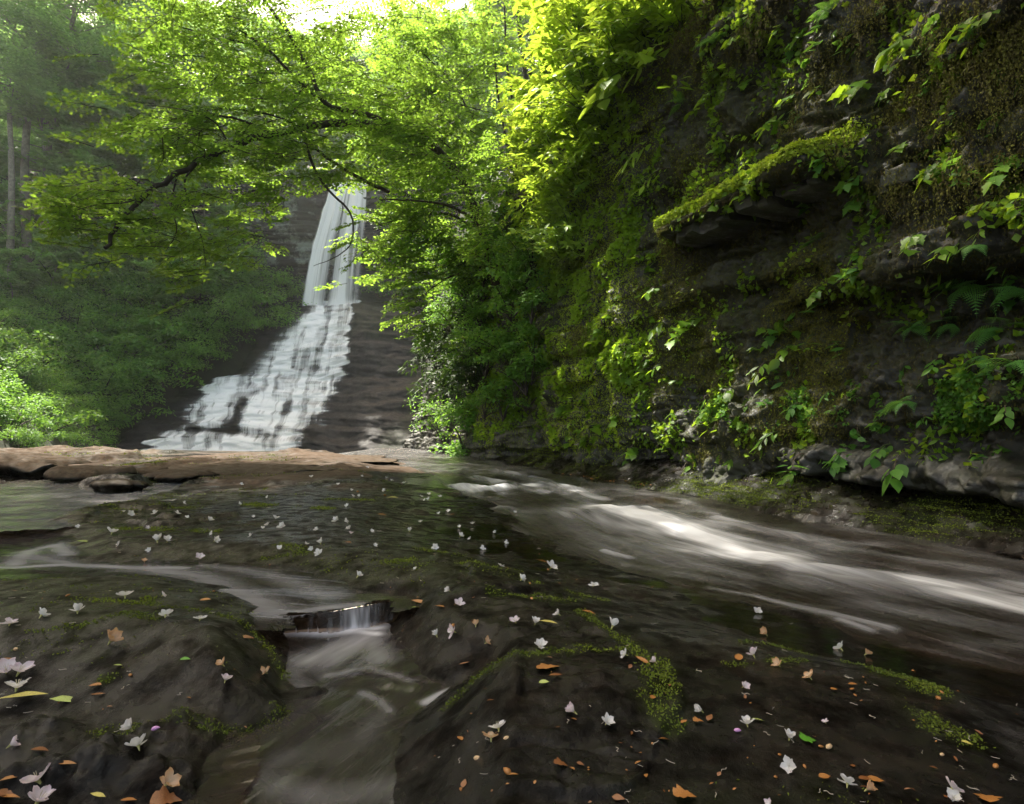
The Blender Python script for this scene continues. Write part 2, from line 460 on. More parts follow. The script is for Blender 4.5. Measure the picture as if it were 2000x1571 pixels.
def bed_height(x, y):
    wx = x + 0.25 * vn(x * 0.8, y * 0.8, 0, 40); wy = y + 0.25 * vn(x * 0.8, y * 0.8, 0, 41)
    big = 0.055 * fbm(wx * 0.42, wy * 0.30, 0, 3, 1)
    q = 0.11 * fbm(wx * 0.9, wy * 0.62, 0, 3, 2)
    z = big + terr(q * 1.25 + 0.02 * vn(x * 3, y * 2, 0, 9), 0.040, 0.80) * 0.85 - 0.01
    z += 0.012 * fbm(x * 2.3 + y * .7, y * 3.4, 0, 4, 3) + 0.011 * (np.abs(fbm(x * 8, y * 10, 0, 4, 4)) - .35) + .004 * vn(x * 32, y * 38, 0, 19) * sst(6, 3, y)
    ck = np.abs(vn(x * 2.1 + .5 * y, y * 3.3, 0, 15) + .25 * vn(x * 7, y * 9, 0, 16)); z -= 0.010 * np.exp(-(ck / .05) ** 2)
    ck = np.abs(vn(x * 4.7 - y, y * 6.1, 0, 17) + .3 * vn(x * 13, y * 15, 0, 18)); z -= 0.005 * np.exp(-(ck / .07) ** 2) * sst(8, 4, y)
    # flatter brown slab at lower right
    flat = sst(0.15, 0.9, x - 0.15 * y) * sst(4.5, 2.5, y)
    z = z * (1 - 0.55 * flat) - 0.012 * flat
    # tan outcrops in the back left, risen out of the water
    def mound(px, py, zc, rx, ry, h, pw=2.0):
        c = onz(px, py, zc)
        d = ((x - c[0]) / rx) ** 2 + ((y - c[1]) / ry) ** 2
        d = d * (1 + 0.35 * vn(x * 1.1, y * 0.8, 0, 77))
        return h * sst(1.0, 0.80, d) * (0.80 + 0.16 * vn(x * 1.3, y * 0.6, 0, 78) + .10 * fbm(x * 3, y * 1.5, 0, 3, 79))
    dry = np.zeros(x.shape)
    for (px, py, rx, ry, h) in ((-60, 914, 3.2, 1.6, 0.36), (-400, 905, 3.2, 2.2, 0.45), (205, 921, 1.3, 0.8, 0.20), (330, 915, 1.0, 0.8, 0.17), (420, 921, 1.1, 0.9, 0.15), (600, 908, 3.6, 2.4, 0.09), (560, 935, 1.5, 1.0, 0.10)):
        mm = mound(px, py, 0.0, rx, ry, h)
        z = np.maximum(z, mm - 0.02 + 0.3 * z)
        dry = np.maximum(dry, sst(0.55 * h, 0.85 * h, mm))  # tan on the dry tops only; undercut shade of the fronts painted dark
    c = onz(222, 951, 0.0)
    d = ((x - c[0]) / 0.62) ** 2 + ((y - c[1]) / 0.40) ** 2
    z = np.maximum(z, 0.17 * np.sqrt(np.clip(1 - d * (1 + 0.4 * vn(x * 4, y * 4, 0, 3)), 0, 1)))
    dry = dry * sst(6.5, 8.5, y) + 0.85 * stroke(x, y, [onz(420, 945, 0.03)[:2], onz(620, 942, 0.03)[:2]], 1.1) * sst(6, 8, y) * sst(-.35, .25, fbm(x * 1.1, y * .8, 0, 4, 97))
    dry = np.maximum(dry, .8 * sst(10, 12, y) * sst(-2.2, -3.2, x) * sst(-.3, .2, fbm(x * .7, y * .8, 0, 3, 98)))
    # left near rock swell and right near swell
    def swell(px, py, rx, ry, h):
        c = onz(px, py, 0.0)
        return h * np.exp(-((x - c[0]) / rx) ** 2 - ((y - c[1]) / ry) ** 2)
    z += swell(200, 1260, 0.75, 0.40, 0.055) + swell(60, 1180, 0.6, 0.35, 0.03) + swell(1120, 1370, 0.35, 0.25, 0.045) + swell(1300, 1250, .5, .4, .02)
    z += swell(560, 1040, 1.1, 0.9, 0.03) + swell(820, 1130, 0.6, 0.5, 0.02)
    # ledge that the middle channel drops over
    def carve(z, P, lev, depth, rise, soft=0.16):
        s = polysdf(x, y, P) + 0.022 * fbm(x * 5, y * 5, 0, 3, 50)
        inside = lev - depth * sst(0, soft, -s) + 0.4 * depth * fbm(x * 4, y * 4, 0, 3, 51) * sst(0, 0.1, -s)
        tgt = lev + np.clip(s, 0, None) * rise
        out = np.minimum(z, tgt)
        out = np.maximum(out, lev - 0.001 + np.clip(s, 0, 0.05) * 0.25)
        k = sst(0.55, 0.10, s)
        return np.where(s < 0, inside, z * (1 - k) + out * k)
    z = z + 0.15 * sst(9, 15.5, y) * sst(1.5, -1, x)
    z = carve(z, poly_far, 0.0, 0.06, 1.3)
    z = carve(z, poly_A, LA, 0.05, 0.22)
    sB = polysdf(x, y, poly_B)
    z = carve(z, poly_D, LB + 0.02, 0.02, 0.35, 0.3)
    z = carve(z, poly_B, LB, 0.07, 0.7)
    # boulders that break the surface in the lower pools
    for (px, py, r, h) in ((330, 1475, 0.13, 0.022), (60, 1470, 0.14, 0.02), (225, 1515, .13, .018), (330, 1560, .12, .02), (150, 1560, .13, .02), (20, 1560, .10, .02), (635, 1350, 0.07, 0.008), (500, 1520, .10, .01)):
        c = onz(px, py, LB)
        d = np.sqrt(((x - c[0]) ** 2 + (y - c[1]) ** 2 * 1.7)) / r
        z = z + (h + .035) * np.exp(-d * d * 1.4) * (1 + 0.5 * fbm(x * 14, y * 14, 0, 3, 8))
    # rapid
    s, w, u, bank = inC(x, y)
    L = levC(y)
    sn_ = s + 0.09 * fbm(x * 1.7, y * 1.7, 0, 3, 60)
    inside = L - 0.16 * sst(0, 0.5, -sn_) + 0.02 * fbm(x * 3, y * 3, 0, 3, 61)
    leftside = w > bank
    tgt = L + 0.004 + np.clip(sn_, 0, None) * 0.11
    k = sst(1.5, 0.5, sn_)
    zl = z * (1 - k) + np.minimum(z, tgt + 0.3 * np.clip(z, 0, .03)) * k
    # right bank shelf: low mossy steps up to the foot of the cliff
    bs_ = np.clip(bank - w, 0, None)
    st = L + terr(0.02 + bs_ * 0.42 + 0.05 * vn(u * 1.4, w * 2, 0, 62) + .02 * fbm(u * 5, w * 5, 0, 3, 64), 0.055, 0.35) + 0.012 * fbm(x * 6, y * 6, 0, 3, 63)
    z = np.where(leftside, np.where(sn_ < 0, inside, zl), np.where(bs_ > 0, st, inside))
    # beyond the crest the rock falls away into the pool under the waterfall
    crest = 16.6 + 0.5 * vn(x * 0.5, 0, 0, 70) + 0.3 * vn(x * 1.7, 0, 0, 71)
    left = sst(-0.5, -2.5, x)
    z = z - 0.95 * sst(crest, crest + 0.9, y) * left - (1 - left) * 0.95 * sst(17.5, 24, y)
    return z, dry

nr, nc = 640, 740
Yr = 0.5 * (25.0 / 0.5) ** (np.linspace(0, 1, nr))
tt = np.linspace(-1.12, 1.12, nc)
GX = tt[None, :] * (Yr[:, None] + 0.55); GY = np.repeat(Yr[:, None], nc, 1)
GZ, DRY_UNSHADED = bed_height(GX, GY)
s_, w_, u_, bank_ = inC(GX, GY)
# moss: along ledges and in the strokes seen in the picture
mossk = np.zeros(GX.shape)
def pst(pts, z, w0, w1=None): return stroke(GX, GY, pz(pts, z), w0, w1)
for pts, z, w0, w1 in (
    ([(1280, 1310), (1300, 1370), (1290, 1400), (1310, 1440)], 0.0, 0.045, 0.055),
    ([(1090, 1300), (1180, 1290), (1260, 1300), (1290, 1330)], 0.0, 0.022, 0.03),
    ([(1130, 1190), (1180, 1240), (1215, 1260), (1280, 1310)], 0.0, 0.03, 0.02),
    ([(880, 1330), (960, 1305), (1060, 1310), (1130, 1290)], 0.0, 0.03, 0.035),
    ([(1440, 1250), (1510, 1218), (1580, 1222)], 0.0, 0.025, 0.025),
    ([(1520, 1290), (1570, 1278), (1600, 1262)], 0.0, 0.02, 0.02),
    ([(1400, 1310), (1460, 1305), (1520, 1285)], 0.0, 0.03, 0.02),
    ([(1735, 1300), (1800, 1290), (1835, 1305), (1800, 1350), (1860, 1430)], -0.02, 0.085, 0.06),
    ([(1640, 1250), (1740, 1252)], 0.0, 0.02, 0.02),
    ([(170, 1190), (250, 1195), (300, 1200), (285, 1160)], 0.0, 0.03, 0.03),
    ([(60, 1245), (160, 1240), (250, 1222), (300, 1235)], 0.0, 0.02, 0.03),
    ([(320, 1205), (400, 1200), (500, 1215), (560, 1250)], 0.0, 0.02, 0.02),
    ([(200, 1395), (300, 1400), (400, 1400), (520, 1380), (550, 1345)], -0.05, 0.04, 0.03),
    ([(150, 1280), (230, 1285)], 0.02, 0.03, 0.03),
    ([(550, 1070), (600, 1080)], 0, 0.05, 0.05), ([(520, 1085), (600, 1080), (680, 1072)], 0, 0.03, 0.03),
    ([(100, 1000), (250, 995), (390, 992)], 0, 0.05, 0.06), ([(490, 985), (520, 988)], 0, 0.09, 0.09),
    ([(590, 990), (640, 995)], 0, 0.08, 0.08), ([(45, 985), (60, 975)], 0.02, 0.09, 0.08),
    ([(230, 1035), (330, 1040), (430, 1045)], 0, 0.06, 0.05), ([(760, 1105), (800, 1098)], 0, 0.05, 0.05),
    ([(820, 1065), (900, 1070)], 0, 0.04, 0.04), ([(900, 1100), (1000, 1105)], 0, 0.04, 0.03),
    ([(1050, 1130), (1180, 1150)], 0, 0.04, 0.04), ([(960, 1170), (1120, 1165)], 0, 0.03, 0.03),
    ([(270, 912), (300, 912)], 0.1, 0.2, 0.2), ([(640, 975), (740, 975)], 0, 0.06, 0.06)):
    mossk = np.maximum(mossk, pst(pts, z, w0, w1))
rightbank = (w_ < bank_) & (GY < 15)
mossk = np.clip(mossk * 1.5 * sst(-.55, .15, fbm(GX * 5, GY * 5, 0, 4, 93) + .5 * (mossk - .5)), 0, 1)
gm = 0.75 * sst(0.05, 0.5, fbm(GX * 0.9, GY * 0.9, 0, 4, 90)) * (GZ > -0.03) * (s_ > 0.1) * 0.5
MOSS = np.maximum(mossk, gm)
bankmoss = sst(-0.25, 0.3, fbm(GX * 0.8, GY * 0.8, 0, 3, 91)) * np.where(rightbank, 1, 0)
MOSS = np.maximum(MOSS, bankmoss)
GV = np.stack([GX, GY, GZ], -1).reshape(-1, 3)
me = mesh_np('bedrock', GV, gridfaces(nr, nc), M['bed'], dict(dry=DRY_UNSHADED, moss=MOSS))
bed = link('rock_bed', me, kind='structure')

# lookup of the visible bed point under a pixel
WL = np.full(GX.shape, -9.0)
WL = np.where(polysdf(GX, GY, poly_A) < 0, LA, WL)
WL = np.where(polysdf(GX, GY, poly_D) < 0, LB + .02, WL)
WL = np.where(polysdf(GX, GY, poly_B) < 0, LB, WL)
WL = np.where((s_ < 0) & (w_ > bank_), levC(GY), WL)
GTOP = np.maximum(GZ, WL)
PXg, PYg = proj(np.stack([GX, GY, GTOP], -1))
GPF = np.stack([PXg.ravel(), PYg.ravel()], -1)
GTV = np.stack([GX, GY, GTOP], -1).reshape(-1, 3)
def bed_at(px, py):
    d = (GPF[:, 0] - px) ** 2 + ((GPF[:, 1] - py) * 1.0) ** 2
    i = np.argpartition(d, 8)[:8]
    i = i[d[i] < max(9.0, d[i].min() * 1.5 + 1)]
    if len(i) == 0: i = np.array([int(np.argmin(d))])
    return GTV[i[np.argmin(GTV[i, 1])]]

# a coarser rock apron behind and beside the camera
ax, ay = np.meshgrid(np.linspace(-8, 8, 81), np.linspace(-8, 0.62, 45))
az = 0.05 * fbm(ax * 0.8, ay * 0.8, 0, 3, 1) - 0.13
link('rock_apron', mesh_np('rock_apron', np.stack([ax, ay, az - 0.1], -1).reshape(-1, 3), gridfaces(45, 81), M['bed'], dict(dry=np.zeros(ax.size), moss=np.zeros(ax.size))), kind='structure')

def flat_rock(px, py, rxp, h, label, dryv=1.0, lift=0.0, ry=None):
    c = onz(px, py, 0.0); rx = rxp / FPX * c[1]; ry = ry or rx * .7
    nr_, na = 16, 56
    V, Dr = [], []
    sg = rng.uniform(0, 90)
    prof = [(0.0, 1.0), (.3, .98), (.55, .93), (.75, .85), (.88, .74), (.96, .60), (1.0, .46), (.97, .36), (.90, .26), (.84, .15), (.80, 0), (.78, -.4)]
    for (r, z) in prof:
        for a in np.linspace(0, 2 * math.pi, na, endpoint=False):
            k = 1 + .42 * float(vn(math.cos(a) * 1.5 + sg, math.sin(a) * 1.5, 0, 1)) + .16 * float(vn(math.cos(a) * 5 + sg, math.sin(a) * 5, 0, 2))
            x = c[0] + rx * r * k * math.cos(a); y = c[1] + ry * r * k * math.sin(a)
            zz = lift + h * (z + .34 * float(fbm(x * 1.6 + sg, y * 1.6, 0, 3, 5)) * (z > .1)) + (.05 * h * (1 if int((z + .1 * math.sin(a * 3)) * 9) % 2 else -1) if 0 < z < .6 else 0)
            V.append([x, y, zz]); Dr.append(dryv * (1.0 if z > .55 else 0.0))  # sides get the dark wet tone, standing in for shade under the rim
    i = np.arange(len(prof) * na).reshape(len(prof), na); j = np.roll(i, -1, 1)
    F = np.stack([i[:-1], j[:-1], j[1:], i[1:]], -1).reshape(-1, 4)[:, ::-1]
    me = mesh_np('flat_rock', np.array(V), F, M['bed'], dict(dry=np.array(Dr), moss=np.full(len(V), .15)))
    return link('flat_rock', me, label=label, cat='rock')
flat_rock(35, 925, 120, .34, 'large tan flat-topped rock with a dark underside at the left edge')
flat_rock(-230, 925, 170, .40, 'wide tan rock outcrop beyond the left edge of the water')
flat_rock(180, 938, 78, .20, 'tan rock with a black overhanging face right of the large flat one')
flat_rock(222, 960, 64, .15, 'dark wedge-shaped rock standing in the shallow pool', .6)
flat_rock(292, 934, 50, .16, 'small tan rock behind the dark wedge-shaped rock')
flat_rock(355, 940, 85, .14, 'low brown rock between the pool and the tan slab')
flat_rock(470, 925, 150, .13, 'long low rock lip in front of the waterfall foot', .8, ry=1.2)
flat_rock(640, 905, 110, .10, 'brown rounded rock hump in front of the cascade', .9, ry=2.0)
#, .10, 'little wet rock with moss at the left pool edge', .2)
#, .07, 'wet rock rim above the swirling channel', .1)

# ------------------------------------------------------------------ water sheets
def sheet(name, P, lev, res, mat, ang=0.0, strokes=(), wave=0.004, grow=0.12, base=0.0, hump=(), cut=None):
    P = np.asarray(P)
    x0, y0 = np.maximum(P.min(0) - grow, (-7, 0.35)); x1, y1 = np.minimum(P.max(0) + grow, (8, 24))
    nx, ny = int((x1 - x0) / res) + 2, int((y1 - y0) / res) + 2
    X, Y = np.meshgrid(np.linspace(x0, x1, nx), np.linspace(y0, y1, ny))
    s = polysdf(X, Y, P)
    c, si = math.cos(ang), math.sin(ang)
    U = X * c + Y * si; Vv = -X * si + Y * c
    Z = lev + wave * fbm(U * 2.0, Vv * 7.0, 0, 3, 5)
    fo = np.full(X.shape, base)
    for pts, w0, w1, a in strokes:
        fo = np.maximum(fo, a * stroke(X, Y, pz(pts, lev), w0, w1))
    for pts, w0, w1, a in hump:
        Z = Z + a * stroke(X, Y, pz(pts, lev), w0, w1)
    F = gridfaces(ny, nx)
    keep = (s.ravel()[F] < grow).all(1)
    if cut is not None: keep &= ~(polysdf(X, Y, cut).ravel()[F] < -0.03).any(1)
    F = F[keep]
    used = np.unique(F); mp = np.full(X.size, -1); mp[used] = np.arange(len(used))
    V = np.stack([X, Y, Z], -1).reshape(-1, 3)[used]
    me = mesh_np(name, V, mp[F], mat, dict(foam=fo.ravel()[used]), uv=np.stack([U, Vv], -1).reshape(-1, 2)[used])
    return link(name, me, kind='structure')
sheet('pool_water', poly_far, 0.0, 0.05, M['pool'], 0.1, wave=0.012, grow=0.5, base=0.24)
sheet('channel_water', poly_A, LA, 0.02, M['pool'], -0.2, grow=0.14, base=0.05, wave=0.008, cut=poly_B, strokes=(
    ([(-100, 1108), (40, 1106), (130, 1100), (260, 1108), (360, 1112)], 0.05, 0.05, 0.55),
    ([(30, 1100), (60, 1075), (110, 1062), (130, 1085)], 0.09, 0.07, 0.5),
    ([(60, 1090), (130, 1098)], 0.10, 0.07, 0.4),
    ([(260, 1108), (380, 1125), (470, 1160), (530, 1195)], 0.09, 0.12, 0.42),
    ([(400, 1105), (520, 1125), (650, 1165)], 0.06, 0.09, 0.30),
    ([(530, 1200), (620, 1190), (700, 1180)], 0.06, 0.05, 0.42)))
sheet('plunge_water', poly_B, LB, 0.012, M['pool'], 1.2, grow=0.08, base=0.07, wave=0.008, strokes=(
    ([(560, 1240), (620, 1240), (690, 1236), (730, 1226)], 0.035, 0.06, 1.1),
    ([(720, 1240), (680, 1262), (620, 1290)], 0.10, 0.12, 0.50), ([(700, 1238), (735, 1240)], 0.04, 0.04, 0.9), ([(730, 1250), (740, 1290)], .06, .08, .4),
    ([(770, 1215), (720, 1222)], 0.03, 0.04, 0.5),
    ([(610, 1270), (570, 1300), (590, 1350)], 0.05, 0.04, 0.28),
    ([(640, 1320), (720, 1305), (800, 1335)], 0.03, 0.03, 0.34),
    ([(885, 1340), (860, 1354), (830, 1372)], 0.006, 0.02, 0.8),
    ([(705, 1355), (740, 1370), (760, 1390)], 0.02, 0.02, 0.38),
    ([(740, 1400), (700, 1440), (640, 1470), (520, 1500)], 0.07, 0.09, 0.17),
    ([(430, 1500), (520, 1530), (640, 1560), (750, 1540)], 0.05, 0.08, 0.26)),
    hump=(([(560, 1240), (700, 1235)], 0.05, 0.05, 0.012), ([(700, 1330), (800, 1340)], 0.05, 0.05, 0.010)))
sheet('side_water', poly_D, LB + 0.02, 0.015, M['pool'], 0.5, grow=0.10, base=0.04, wave=0.010, strokes=(
    ([(-60, 1420), (60, 1440), (200, 1450), (280, 1445)], 0.05, 0.03, 0.25),
    ([(100, 1470), (200, 1465), (330, 1455)], 0.02, 0.02, 0.22)))
# the little drop off the ledge into the plunge pool
def lip_fall():
    a = pz([(545, 1212), (600, 1206), (640, 1202), (690, 1193), (730, 1186), (770, 1180)], LA)
    b = pz([(552, 1238), (605, 1240), (650, 1240), (700, 1232), (735, 1222), (768, 1212)], LB)
    n, k = 120, 14
    A = np.stack([np.interp(np.linspace(0, 5, n), range(6), a[:, i]) for i in (0, 1)], -1)
    B = np.stack([np.interp(np.linspace(0, 5, n), range(6), b[:, i]) for i in (0, 1)], -1)
    V, fo, uv = [], [], []
    for j in range(k):
        t = j / (k - 1)
        p = A * (1 - t) + B * t
        z = LA + 0.004 - (LA - LB) * (t ** 1.8)
        jit = 0.006 * vn(np.arange(n) * 0.5, t * 2, 0, 4)
        V.append(np.stack([p[:, 0], p[:, 1] - jit + 0.035 * (1 - t) - 0.01 * t, np.full(n, z)], -1))
        q = np.linspace(0, 1, n)
        f = 1.15 * np.exp(-((q - 0.62) / 0.16) ** 2) * (0.62 + 0.38 * vn(q * 34 + 3 * vn(q * 9, 0, 0, 2), t * 1.2, 0, 9)) * sst(0, 0.25, t) * (.55 + .45 * t)
        f = np.maximum(f, 0.22 * np.clip(vn(q * 23, t * 1.2, 0, 3), 0, 1)) + 0.5 * sst(0.8, 1, t) * np.exp(-((q - 0.5) / 0.3) ** 2)
        fo.append(f); uv.append(np.stack([np.full(n, t * 0.1), q], -1))
    me = mesh_np('lip_water', np.concatenate(V), gridfaces(k, n), M['pool'], dict(foam=np.clip(np.concatenate(fo), 0, 1)), uv=np.concatenate(uv))
    link('ledge_water', me, kind='structure')
lip_fall()
# the rapid
def rapid():
    ny, nx = 420, 260
    Y = np.geomspace(1.6, 24.0, ny)[:, None] * np.ones((1, nx))
    xl = leftx(Y[:, 0]) - 0.35
    xr = WA[0] + (Y[:, 0] - WA[1]) * WD[0] / WD[1] - 0.3
    xr = np.maximum(xr, xl + 0.5)
    q = np.linspace(0, 1, nx)[None, :]
    X = xl[:, None] + (xr - xl)[:, None] * q
    S = -Y * 1.15 + X * 0.4
    st = q * 9 + 0.5 * vn(S * 0.5, q * 4, 0, 2)
    wv = 0.020 * fbm(S * 0.9, st * 0.9, 0, 3, 11) + 0.008 * fbm(S * 1.6, st * 3.5, 0, 3, 12)
    Z = levC(Y) + wv * sst(0, 0.12, q) * sst(0.0, 0.05, 1 - q)
    fo = np.zeros(X.shape); hump = np.zeros(X.shape)
    for pts, w0, w1, a, h in (
        ([(1185, 1002), (1240, 1012), (1310, 1032), (1400, 1065), (1500, 1085)], 0.27, 0.17, 1.25, .07),
        ([(1200, 1000), (1260, 995), (1320, 1020)], 0.15, 0.10, 0.8, .05),
        ([(1480, 1085), (1600, 1130), (1760, 1150), (1900, 1165), (2100, 1190)], 0.13, 0.17, 0.80, .03),
        ([(1520, 1110), (1600, 1115), (1720, 1130), (1850, 1145), (2050, 1150)], 0.11, 0.14, 0.72, .04),
        ([(1310, 1045), (1420, 1085), (1560, 1115)], 0.08, 0.08, 0.6, 0),
        ([(1400, 1015), (1470, 1035), (1560, 1050), (1680, 1065)], 0.10, 0.12, 0.5, .04),
        ([(1290, 975), (1330, 980), (1400, 1010)], 0.10, 0.08, 0.45, .03),
        ([(1600, 1065), (1750, 1085), (1950, 1120)], 0.12, 0.15, 0.30, 0),
        ([(900, 950), (940, 958), (990, 952), (1040, 945)], 0.10, 0.14, 0.95, .05),
        ([(930, 935), (970, 940), (1010, 948), (1060, 962)], 0.10, 0.12, 0.75, .05),
        ([(1040, 935), (1080, 948), (1120, 955), (1170, 975)], 0.12, 0.10, 0.75, .06),
        ([(960, 918), (1000, 925), (1050, 938)], 0.12, 0.14, 0.6, .05),
        ([(830, 917), (870, 922), (900, 930)], 0.13, 0.10, 0.5, .04),
        ([(880, 908), (960, 910), (1000, 915)], 0.15, 0.15, 0.4, .03),
        ([(1100, 960), (1170, 985)], 0.12, 0.16, 0.5, .02),
        ([(980, 990), (1040, 1010), (1120, 1045), (1200, 1070)], 0.09, 0.09, 0.30, .02),
        ([(1060, 1000), (1150, 1040), (1300, 1090), (1440, 1120)], 0.12, 0.12, 0.28, .02),
        ([(1180, 1075), (1230, 1085)], 0.05, 0.05, 0.45, .02),
        ([(1100, 1060), (1250, 1110), (1450, 1140)], 0.07, 0.07, 0.25, 0),
        ([(1390, 1150), (1480, 1165), (1600, 1200), (1740, 1235)], 0.035, 0.035, 0.38, 0),
        ([(1700, 1180), (1850, 1200), (2050, 1230)], 0.10, 0.10, 0.32, 0),
        ([(1640, 1215), (1700, 1235)], 0.03, 0.03, 0.4, 0),
        ([(1900, 1270), (1990, 1262)], 0.06, 0.06, 0.25, 0)):
        if w0 > .05: w0, w1, a = (w0 * 1.9, w1 * 1.9, a * 1.1) if a > .9 else (w0 * 1.35, w1 * 1.35, a * (.80 if a > .65 else .5))
        k = stroke(X, Y, pz(pts, lambda y: levC(y)), w0, w1)
        fo = np.maximum(fo, a * k)
        if h: hump = np.maximum(hump, h * stroke(X, Y, pz(pts[:3], lambda y: levC(y)), w0 * .7, w0 * .6))
    fo = fo * (0.72 + 0.45 * fbm(S * 0.8, st * 1.6, 0, 3, 21)) + 0.09 * np.clip(fbm(S * 0.7, st * 1.3, 0, 4, 22), 0, 1) + 0.01
    fo *= sst(0.0, 0.22, (X - xl[:, None])) 
    me = mesh_np('rapid', np.stack([X, Y, Z + hump], -1).reshape(-1, 3), gridfaces(ny, nx), M['rapid'], dict(foam=np.clip(fo, 0, 1.2).ravel()), uv=np.stack([S * 0.25, st / 9.0 * 3], -1).reshape(-1, 2))
    link('stream_water', me, kind='structure')
rapid()
# a film of water that lies in the hollows of the slab
def film():
    n1, n2 = 260, 300
    Yf = np.geomspace(0.8, 13, n1); t = np.linspace(-1.05, 1.1, n2)
    X = t[None, :] * (Yf[:, None] + .4); Y = np.repeat(Yf[:, None], n2, 1)
    lev = -0.023 + 0.055 * fbm((X + .25 * vn(X * .8, Y * .8, 0, 40)) * 0.42, (Y + .25 * vn(X * .8, Y * .8, 0, 41)) * 0.30, 0, 3, 1) * 0.9
    s, w, u, b = inC(X, Y)
    lev = np.minimum(lev, np.where(w > b, levC(Y) + 0.01 + np.clip(s, 0, None) * 0.10, 9))
    for P in (poly_A, poly_B, poly_D, poly_far):
        d = polysdf(X, Y, P)
        lev = np.where(d < 0.3, lev - 0.30 * sst(0.3, 0.0, d), lev)
    lev += 0.0012 * fbm(X * 9, Y * 14, 0, 2, 8)
    F = gridfaces(n1, n2)
    ok = ((s > 0) & (w > b)).ravel()[F].all(1)
    me = mesh_np('film', np.stack([X, Y, lev], -1).reshape(-1, 3), F[ok], M['film'], dict(foam=np.zeros(X.size)), uv=np.stack([X, Y], -1).reshape(-1, 2))
    link('film_water', me, kind='structure')
film()

# ================================================================== leaves and sprays
def cards(P, D, Nn, L, W, fold=0.18, curl=0.0):
    """folded rhombus leaves; returns V, F(tri)"""
    n = len(P)
    D = D / (np.linalg.norm(D, axis=1, keepdims=True) + 1e-9)
    S = np.cross(D, Nn); S /= np.linalg.norm(S, axis=1, keepdims=True) + 1e-9
    U = np.cross(S, D)
    L = L[:, None]; W = W[:, None]
    a = P; b = P + D * L * 0.45 + S * W * 0.5 + U * W * fold; c = P + D * L - U * L * curl; d = P + D * L * 0.45 - S * W * 0.5 + U * W * fold
    V = np.stack([a, b, c, d], 1).reshape(-1, 3)
    i = np.arange(n)[:, None] * 4
    F = np.concatenate([i + [0, 1, 2], i + [0, 2, 3]], 0)
    return V, F
def rnd_unit(n):
    v = rng.normal(size=(n, 3)); return v / np.linalg.norm(v, axis=1, keepdims=True)
def make_spray(nt=7, nl=7, seed=0):
    """flat alternate-leaved spray, 1 m long, along +X in the XY plane"""
    r = np.random.default_rng(seed)
    segs, P, D = [], [], []
    ax = lambda t: np.array([t, 0.06 * math.sin(t * 5 + seed), -0.12 * t * t])
    segs.append([ax(t) for t in (0, .5, 1)])
    for k in range(nt):
        t = 0.12 + 0.8 * k / nt; sgn = 1 if k % 2 else -1
        l = 0.5 * (1 - 0.55 * t) * r.uniform(0.7, 1.15); an = sgn * R(r.uniform(35, 60))
        o = ax(t); d = np.array([math.cos(an), math.sin(an), r.uniform(-.18, .1)])
        segs.append([o, o + d * l * .5, o + d * l + np.array([0, 0, -0.05 * l])])
        for j in range(nl):
            s = (j + 0.7) / nl; q = o + d * l * s
            aa = an + (1 if j % 2 else -1) * R(r.uniform(35, 65))
            P.append(q); D.append([math.cos(aa), math.sin(aa), r.uniform(-.35, .1)])
    for k in range(5):
        t = 0.6 + 0.08 * k; aa = (1 if k % 2 else -1) * R(r.uniform(10, 60))
        P.append(ax(t)); D.append([math.cos(aa), math.sin(aa), r.uniform(-.3, .1)])
    return np.array(P), np.array(D), segs
SPR = [make_spray(7 + s % 3, 6 + s % 2, s) for s in range(5)]
def basis(f, upv):
    f = f / (np.linalg.norm(f) + 1e-9)
    s = np.cross(upv, f); s /= np.linalg.norm(s) + 1e-9
    return np.stack([f, s, np.cross(f, s)], 1)   # columns
def crown_mesh(sprays, leaf, ratio=0.62, tiltn=0.45, twig=True, tint_fn=None):
    """sprays: list of (origin, direction, length). returns leaf mesh arrays and twig arrays"""
    Ps, Ds, Ns, Ls, T, tw = [], [], [], [], [], []
    for o, d, l in sprays:
        p, dd, segs = SPR[rng.integers(len(SPR))]
        B = basis(np.asarray(d, float), np.array([0, 0, 1.0]) + rng.normal(0, 0.22, 3))
        Ps.append(o + (p * l) @ B.T); Ds.append(dd @ B.T)
        nn = B[:, 2][None] + rng.normal(0, tiltn, (len(p), 3))
        Ns.append(nn); Ls.append(leaf * rng.uniform(0.6, 1.25, len(p)))
        t0 = rng.uniform(0.15, 0.85); T.append(np.clip(t0 + rng.normal(0, 0.2, len(p)), 0, 1))
        if twig:
            for k, sg in enumerate(segs):
                tw.append(tube(o + (np.array(sg) * l) @ B.T, [0.010 * l, 0.006 * l, 0.002 * l] if k == 0 else [0.005 * l, 0.003 * l, 0.0015 * l], 3))
    P, D, Nn, L, T = map(np.concatenate, (Ps, Ds, Ns, Ls, T))
    V, F = cards(P, D, Nn, L, L * ratio, 0.12, 0.08)
    return V, F, np.repeat(T, 4), (joinVF(tw) if tw else None)

def tree_from(name, label, cat, limbs, sprays, leaf, lmat, bmat, group=None, trunk_first=True, ratio=0.62):
    """limbs: list of (pts, r0, r1); first one is the trunk"""
    base = np.array(limbs[0][0][0], float)
    root = thing(name, label, cat, tuple(base), group)
    for q, (pts, r0, r1) in enumerate(limbs):
        c = curve(pts, max(8, len(pts) * 5)) - base
        c[1:-1] += rng.normal(0, r0 * 0.12, c[1:-1].shape)
        V, F = tube(c, np.linspace(r0, r1, len(c)), 9)
        link('trunk' if q == 0 and trunk_first else 'limb', mesh_np('limb', V, F, bmat), root)
    V, F, T, tw = crown_mesh(sprays, leaf, ratio)
    link('crown', mesh_np('crown', V - base, F, lmat, dict(tint=T), smooth=False), root, kind='stuff')
    if tw is not None:
        link('twigs', mesh_np('twigs', tw[0] - base, tw[1], bmat), root, kind='stuff')
    return root

